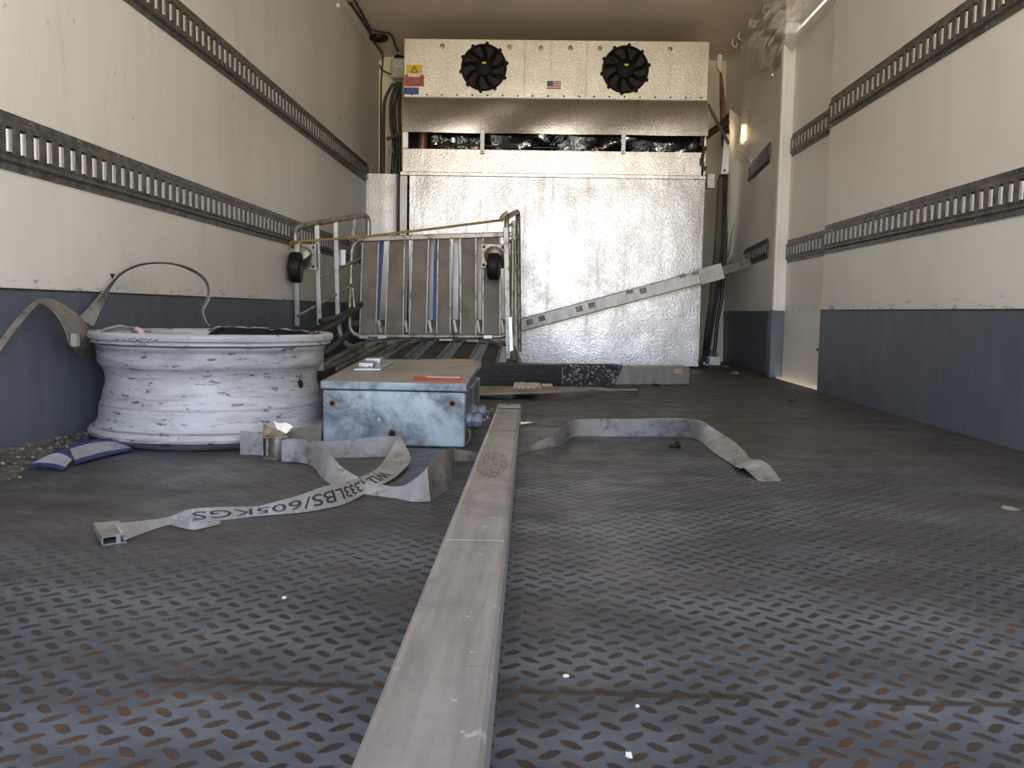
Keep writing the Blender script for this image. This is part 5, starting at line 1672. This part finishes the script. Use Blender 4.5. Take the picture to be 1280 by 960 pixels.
sec2 = [(LW(98, 398, 2.14), LW(117, 408, 2.2)), (LW(110, 386, 2.18), LW(124, 392, 2.22)), (LW(124, 371, 2.24), onY(132, 376, 2.30)), (onY(137, 355, 2.30), onY(140, 358, 2.36)), (onY(151, 341, 2.34), onY(153, 343, 2.39)), (onY(170, 331.5, 2.38), onY(172, 333.5, 2.43)), (onY(192, 328, 2.42), onY(193, 330, 2.47)), (onY(215, 329, 2.46), onY(216, 331, 2.51)), (onY(238, 335, 2.50), onY(236, 338, 2.54)), (onY(255, 346, 2.52), onY(252, 348, 2.57)), (onY(262, 360, 2.53), onY(259, 361, 2.57)), (onY(261, 374, 2.50), onY(257, 375, 2.54)), (onY(254, 388, 2.46), onY(252, 387, 2.50)), (onY(256, 399, 2.44), onY(252, 396, 2.48)), (onY(262, 408, 2.42), onY(258, 407, 2.46))]
mb, *_ = ribbon(sec2, 8, 4, 0.0024)
mb.build('webbing', M_WEB, parent=ss, smooth=True)

# ================================================================== litter
def chip(name, px, py, s_, m, label, cat, seed=1, n=7, hz=0.4, group=None, z=0.0):
    rnd = random.Random(seed)
    c = onZ(px, py, z)
    mb = MB()
    pr = [(0.0001, 0), (s_*0.8, 0.0), (s_, s_*hz*0.5), (s_*0.6, s_*hz), (0.0001, s_*hz*1.15)]
    mb.lathe(c, pr, n=n)
    mb.v = [v+Vector((rnd.uniform(-1, 1)*s_*0.22, rnd.uniform(-1, 1)*s_*0.22, abs(rnd.uniform(0, 1))*s_*0.15)) for v in mb.v]
    return tag(mb.build(name, m), label, cat, group)
# bolt near the strap
c = onZ(843, 561)
mb = MB()
ex = Vector((1, 0.25, 0.12)).normalized()
mb.tube([c+Vector((-0.012, 0, 0.006)), c+Vector((0.006, 0.003, 0.008))], 0.0045, 10)
mb.lathe(c+Vector((0.006, 0.003, 0.009)), [(0.0001, 0), (0.010, 0), (0.010, 0.007), (0.0001, 0.008)], ex, 6)
tag(mb.build('black_bolt', M_PLASTIC), 'small black bolt lying on the floor inside the loop of the loose strap end', 'bolt')
chip('dirt_clod', 988.5, 501, 0.014, M_DIRT, 'dark clod of dirt on the floor left of the blue band corner', 'dirt clod', 2, hz=0.9)
chip('dirt_clod', 980, 502, 0.006, M_DIRT, 'tiny dark crumb just left of the larger dirt clod', 'dirt clod', 3, hz=0.9)
chip('dirt_clod', 905, 494.5, 0.007, M_DIRT, 'tiny dark crumb on the floor in front of the dry leaf', 'dirt clod', 4, hz=0.9)
chip('dirt_clod', 868, 481.5, 0.008, M_DIRT, 'dark crumb on the floor just right of the end of the covered beam', 'dirt clod', 5, hz=0.9)
chip('black_pebble', 820, 482.5, 0.02, M_PLASTIC, 'flat black pebble in front of the bare end of the covered beam', 'pebble', 6, hz=0.35)
chip('dry_leaf', 919, 468.5, 0.030, M_LEAF, 'pale dry leaf on the floor near the foot of the door post', 'leaf', 7, 6, 0.5)
chip('dry_leaf', 906, 459, 0.035, M_LEAF, 'flat brown leaf beside the crumpled carton in the far right corner', 'leaf', 8, 6, 0.2)
chip('dry_leaf', 888, 463, 0.012, M_LEAF, 'tiny leaf scrap in front of the crumpled carton', 'leaf', 9, 6, 0.4)
for k, (px, py, s_, lb_) in enumerate(((708, 846, 0.003, 'small white paint fleck on the floor beside the long beam'), (786, 945, 0.004, 'white paint fleck at the bottom of the photo right of the long beam'), (797, 884, 0.002, 'faint white fleck on the floor just in front of the plate seam'), (1262, 636, 0.014, 'pale scrap on the floor near the right edge of the photo'), (355, 748, 0.003, 'tiny pale chip on the floor left of the long beam'))):
    c = onZ(px, py, 0.0)
    rnd = random.Random(30+k)
    pts = [c+Vector((math.cos(a)*s_*rnd.uniform(0.5, 1.2), math.sin(a)*s_*rnd.uniform(0.6, 1.6), 0.0004)) for a in [i*math.pi/4 for i in range(8)]]
    tag(MB().prism(pts, (0, 0, 0.0012)).build('paint_fleck' if k != 3 else 'paper_scrap', M_LABELW if k != 3 else M_FADED), lb_, 'fleck' if k != 3 else 'scrap')
# crumpled carton + blue bag in the far right corner
cc = thing('crumpled_carton', 'crumpled white and blue carton on the floor in the far right corner', 'carton', onZ(891, 457))
rnd = random.Random(12)
q = onZ(891, 457)
a, b = onY(879, 457, q.y-0.05), onY(901, 446, q.y-0.05)
MB().box((a.x, q.y-0.05, 0.004), (b.x, q.y+0.03, b.z)).build('box', M_LABELW, parent=cc, bevel=0.006)
a, b = onY(881, 455, q.y-0.053), onY(887, 447, q.y-0.053)
MB().box((a.x, q.y-0.055, a.z), (b.x, q.y-0.05, b.z)).build('blue_print', M_NAVY, parent=cc)
rows = []
for i in range(8):
    rows.append([onY(lerp(880, 896, i/7)+rnd.uniform(-1, 1), lerp(446, 437+3*abs(i-3.5)/2, j/4)+rnd.uniform(-1, 1), q.y-0.03+rnd.uniform(-0.02, 0.02)+0.015*j) for j in range(5)])
MB().grid(rows, th=0.004).build('crumpled_wrap', mat('pale_blue_wrap', (0.25, 0.36, 0.46), (0.06, 0.12, 0.2), 60, rough=0.4), parent=cc)
# torn card pieces by the rim
def card(corners, name, label, seed, bend=0.008, zadd=0.0):
    a, b, c, d = [Vector(q) for q in corners]       # front-left, front-right, back-right, back-left
    wd, hh = (b-a).length, (d-a).length
    rows, uvs = [], []
    for i in range(13):
        t_ = i/12
        p, q = a.lerp(b, t_), d.lerp(c, t_)
        row, ur = [], []
        for j in range(7):
            s_ = j/6
            z = bend*math.sin(t_*math.pi*1.0)*(0.4+0.6*s_)
            row.append(p.lerp(q, s_)+Vector((0, 0, z)))
            ur.append((t_*wd, s_*0.095))
        rows.append(row)
        uvs.append(ur)
    return tag(MB().grid(rows, 0, uvs, 0.0016).build(name, M_CARTON), label, 'torn carton', 'torn blue and white cartons by the wheel rim')
card([onZ(94, 581, 0.003), onZ(168, 563, 0.003), onZ(150, 551, 0.016), onZ(86, 557, 0.028)], 'torn_carton', 'larger torn blue and white printed card partly under the wheel rim', 1)
card([onZ(32, 584, 0.006), onZ(79, 588, 0.004), onZ(92, 572, 0.016), onZ(66, 567, 0.028)], 'torn_carton', 'smaller torn white card left of the printed one, by the left wall', 2, 0.01)
# dirt bank along the foot of the left wall
mb = MB()
rnd = random.Random(44)
rows = []
for i in range(70):
    y = 1.45+i*0.03
    wd = 0.10+0.05*math.sin(y*5)+rnd.uniform(-0.01, 0.01)
    if y > 2.9:
        wd *= 0.6
    rows.append([(XL+0.004+wd*t_+rnd.uniform(-.003, .003), y, 0.0005+0.022*(1-t_)**1.5*(0.7+0.3*math.sin(y*17))+rnd.uniform(0, 0.005)*(1-t_)) for t_ in (0, 0.2, 0.4, 0.6, 0.8, 1.0)])
mb.grid(rows)
for k in range(520):
    y = rnd.uniform(1.45, 2.6)
    x = XL+0.01+abs(rnd.gauss(0, 0.06))
    r_ = rnd.uniform(0.0015, 0.006)
    h = 0.018*max(0, 1-(x-XL)/0.13)**1.5
    mb.lathe((x, y, h), [(0.0001, 0), (r_*0.8, r_*0.2), (r_, r_*0.8), (0.0001, r_*1.3)], n=5, mi=rnd.choice((0, 0, 0, 0, 0, 1)))
d = mb.build('dirt', [M_DIRT, M_TAN])
tag(d, 'bank of gritty dirt and crumbs along the foot of the left wall', 'dirt', kind='stuff')
# triangular dark chip in the wall paint
c = onX(140, 345, XL)
tag(MB().prism([c+Vector((0.0005, -0.012, 0.006)), c+Vector((0.0005, 0.014, 0.006)), c+Vector((0.0005, 0.0, -0.008))], (0.001, 0, 0)).build('paint_chip', M_INK), 'small dark triangular chip in the left wall above the strap loop', 'paint chip')

# ------------------------------------------------------------------ sun direction, through the added hole in the lintel
hit = onZ(654, 529, 0.0)
gap = Vector((XR2+0.006, 4.10, 1.95))
so.rotation_euler = (hit-gap).to_track_quat('-Z', 'Y').to_euler()
so.location = (4, 8, 6)
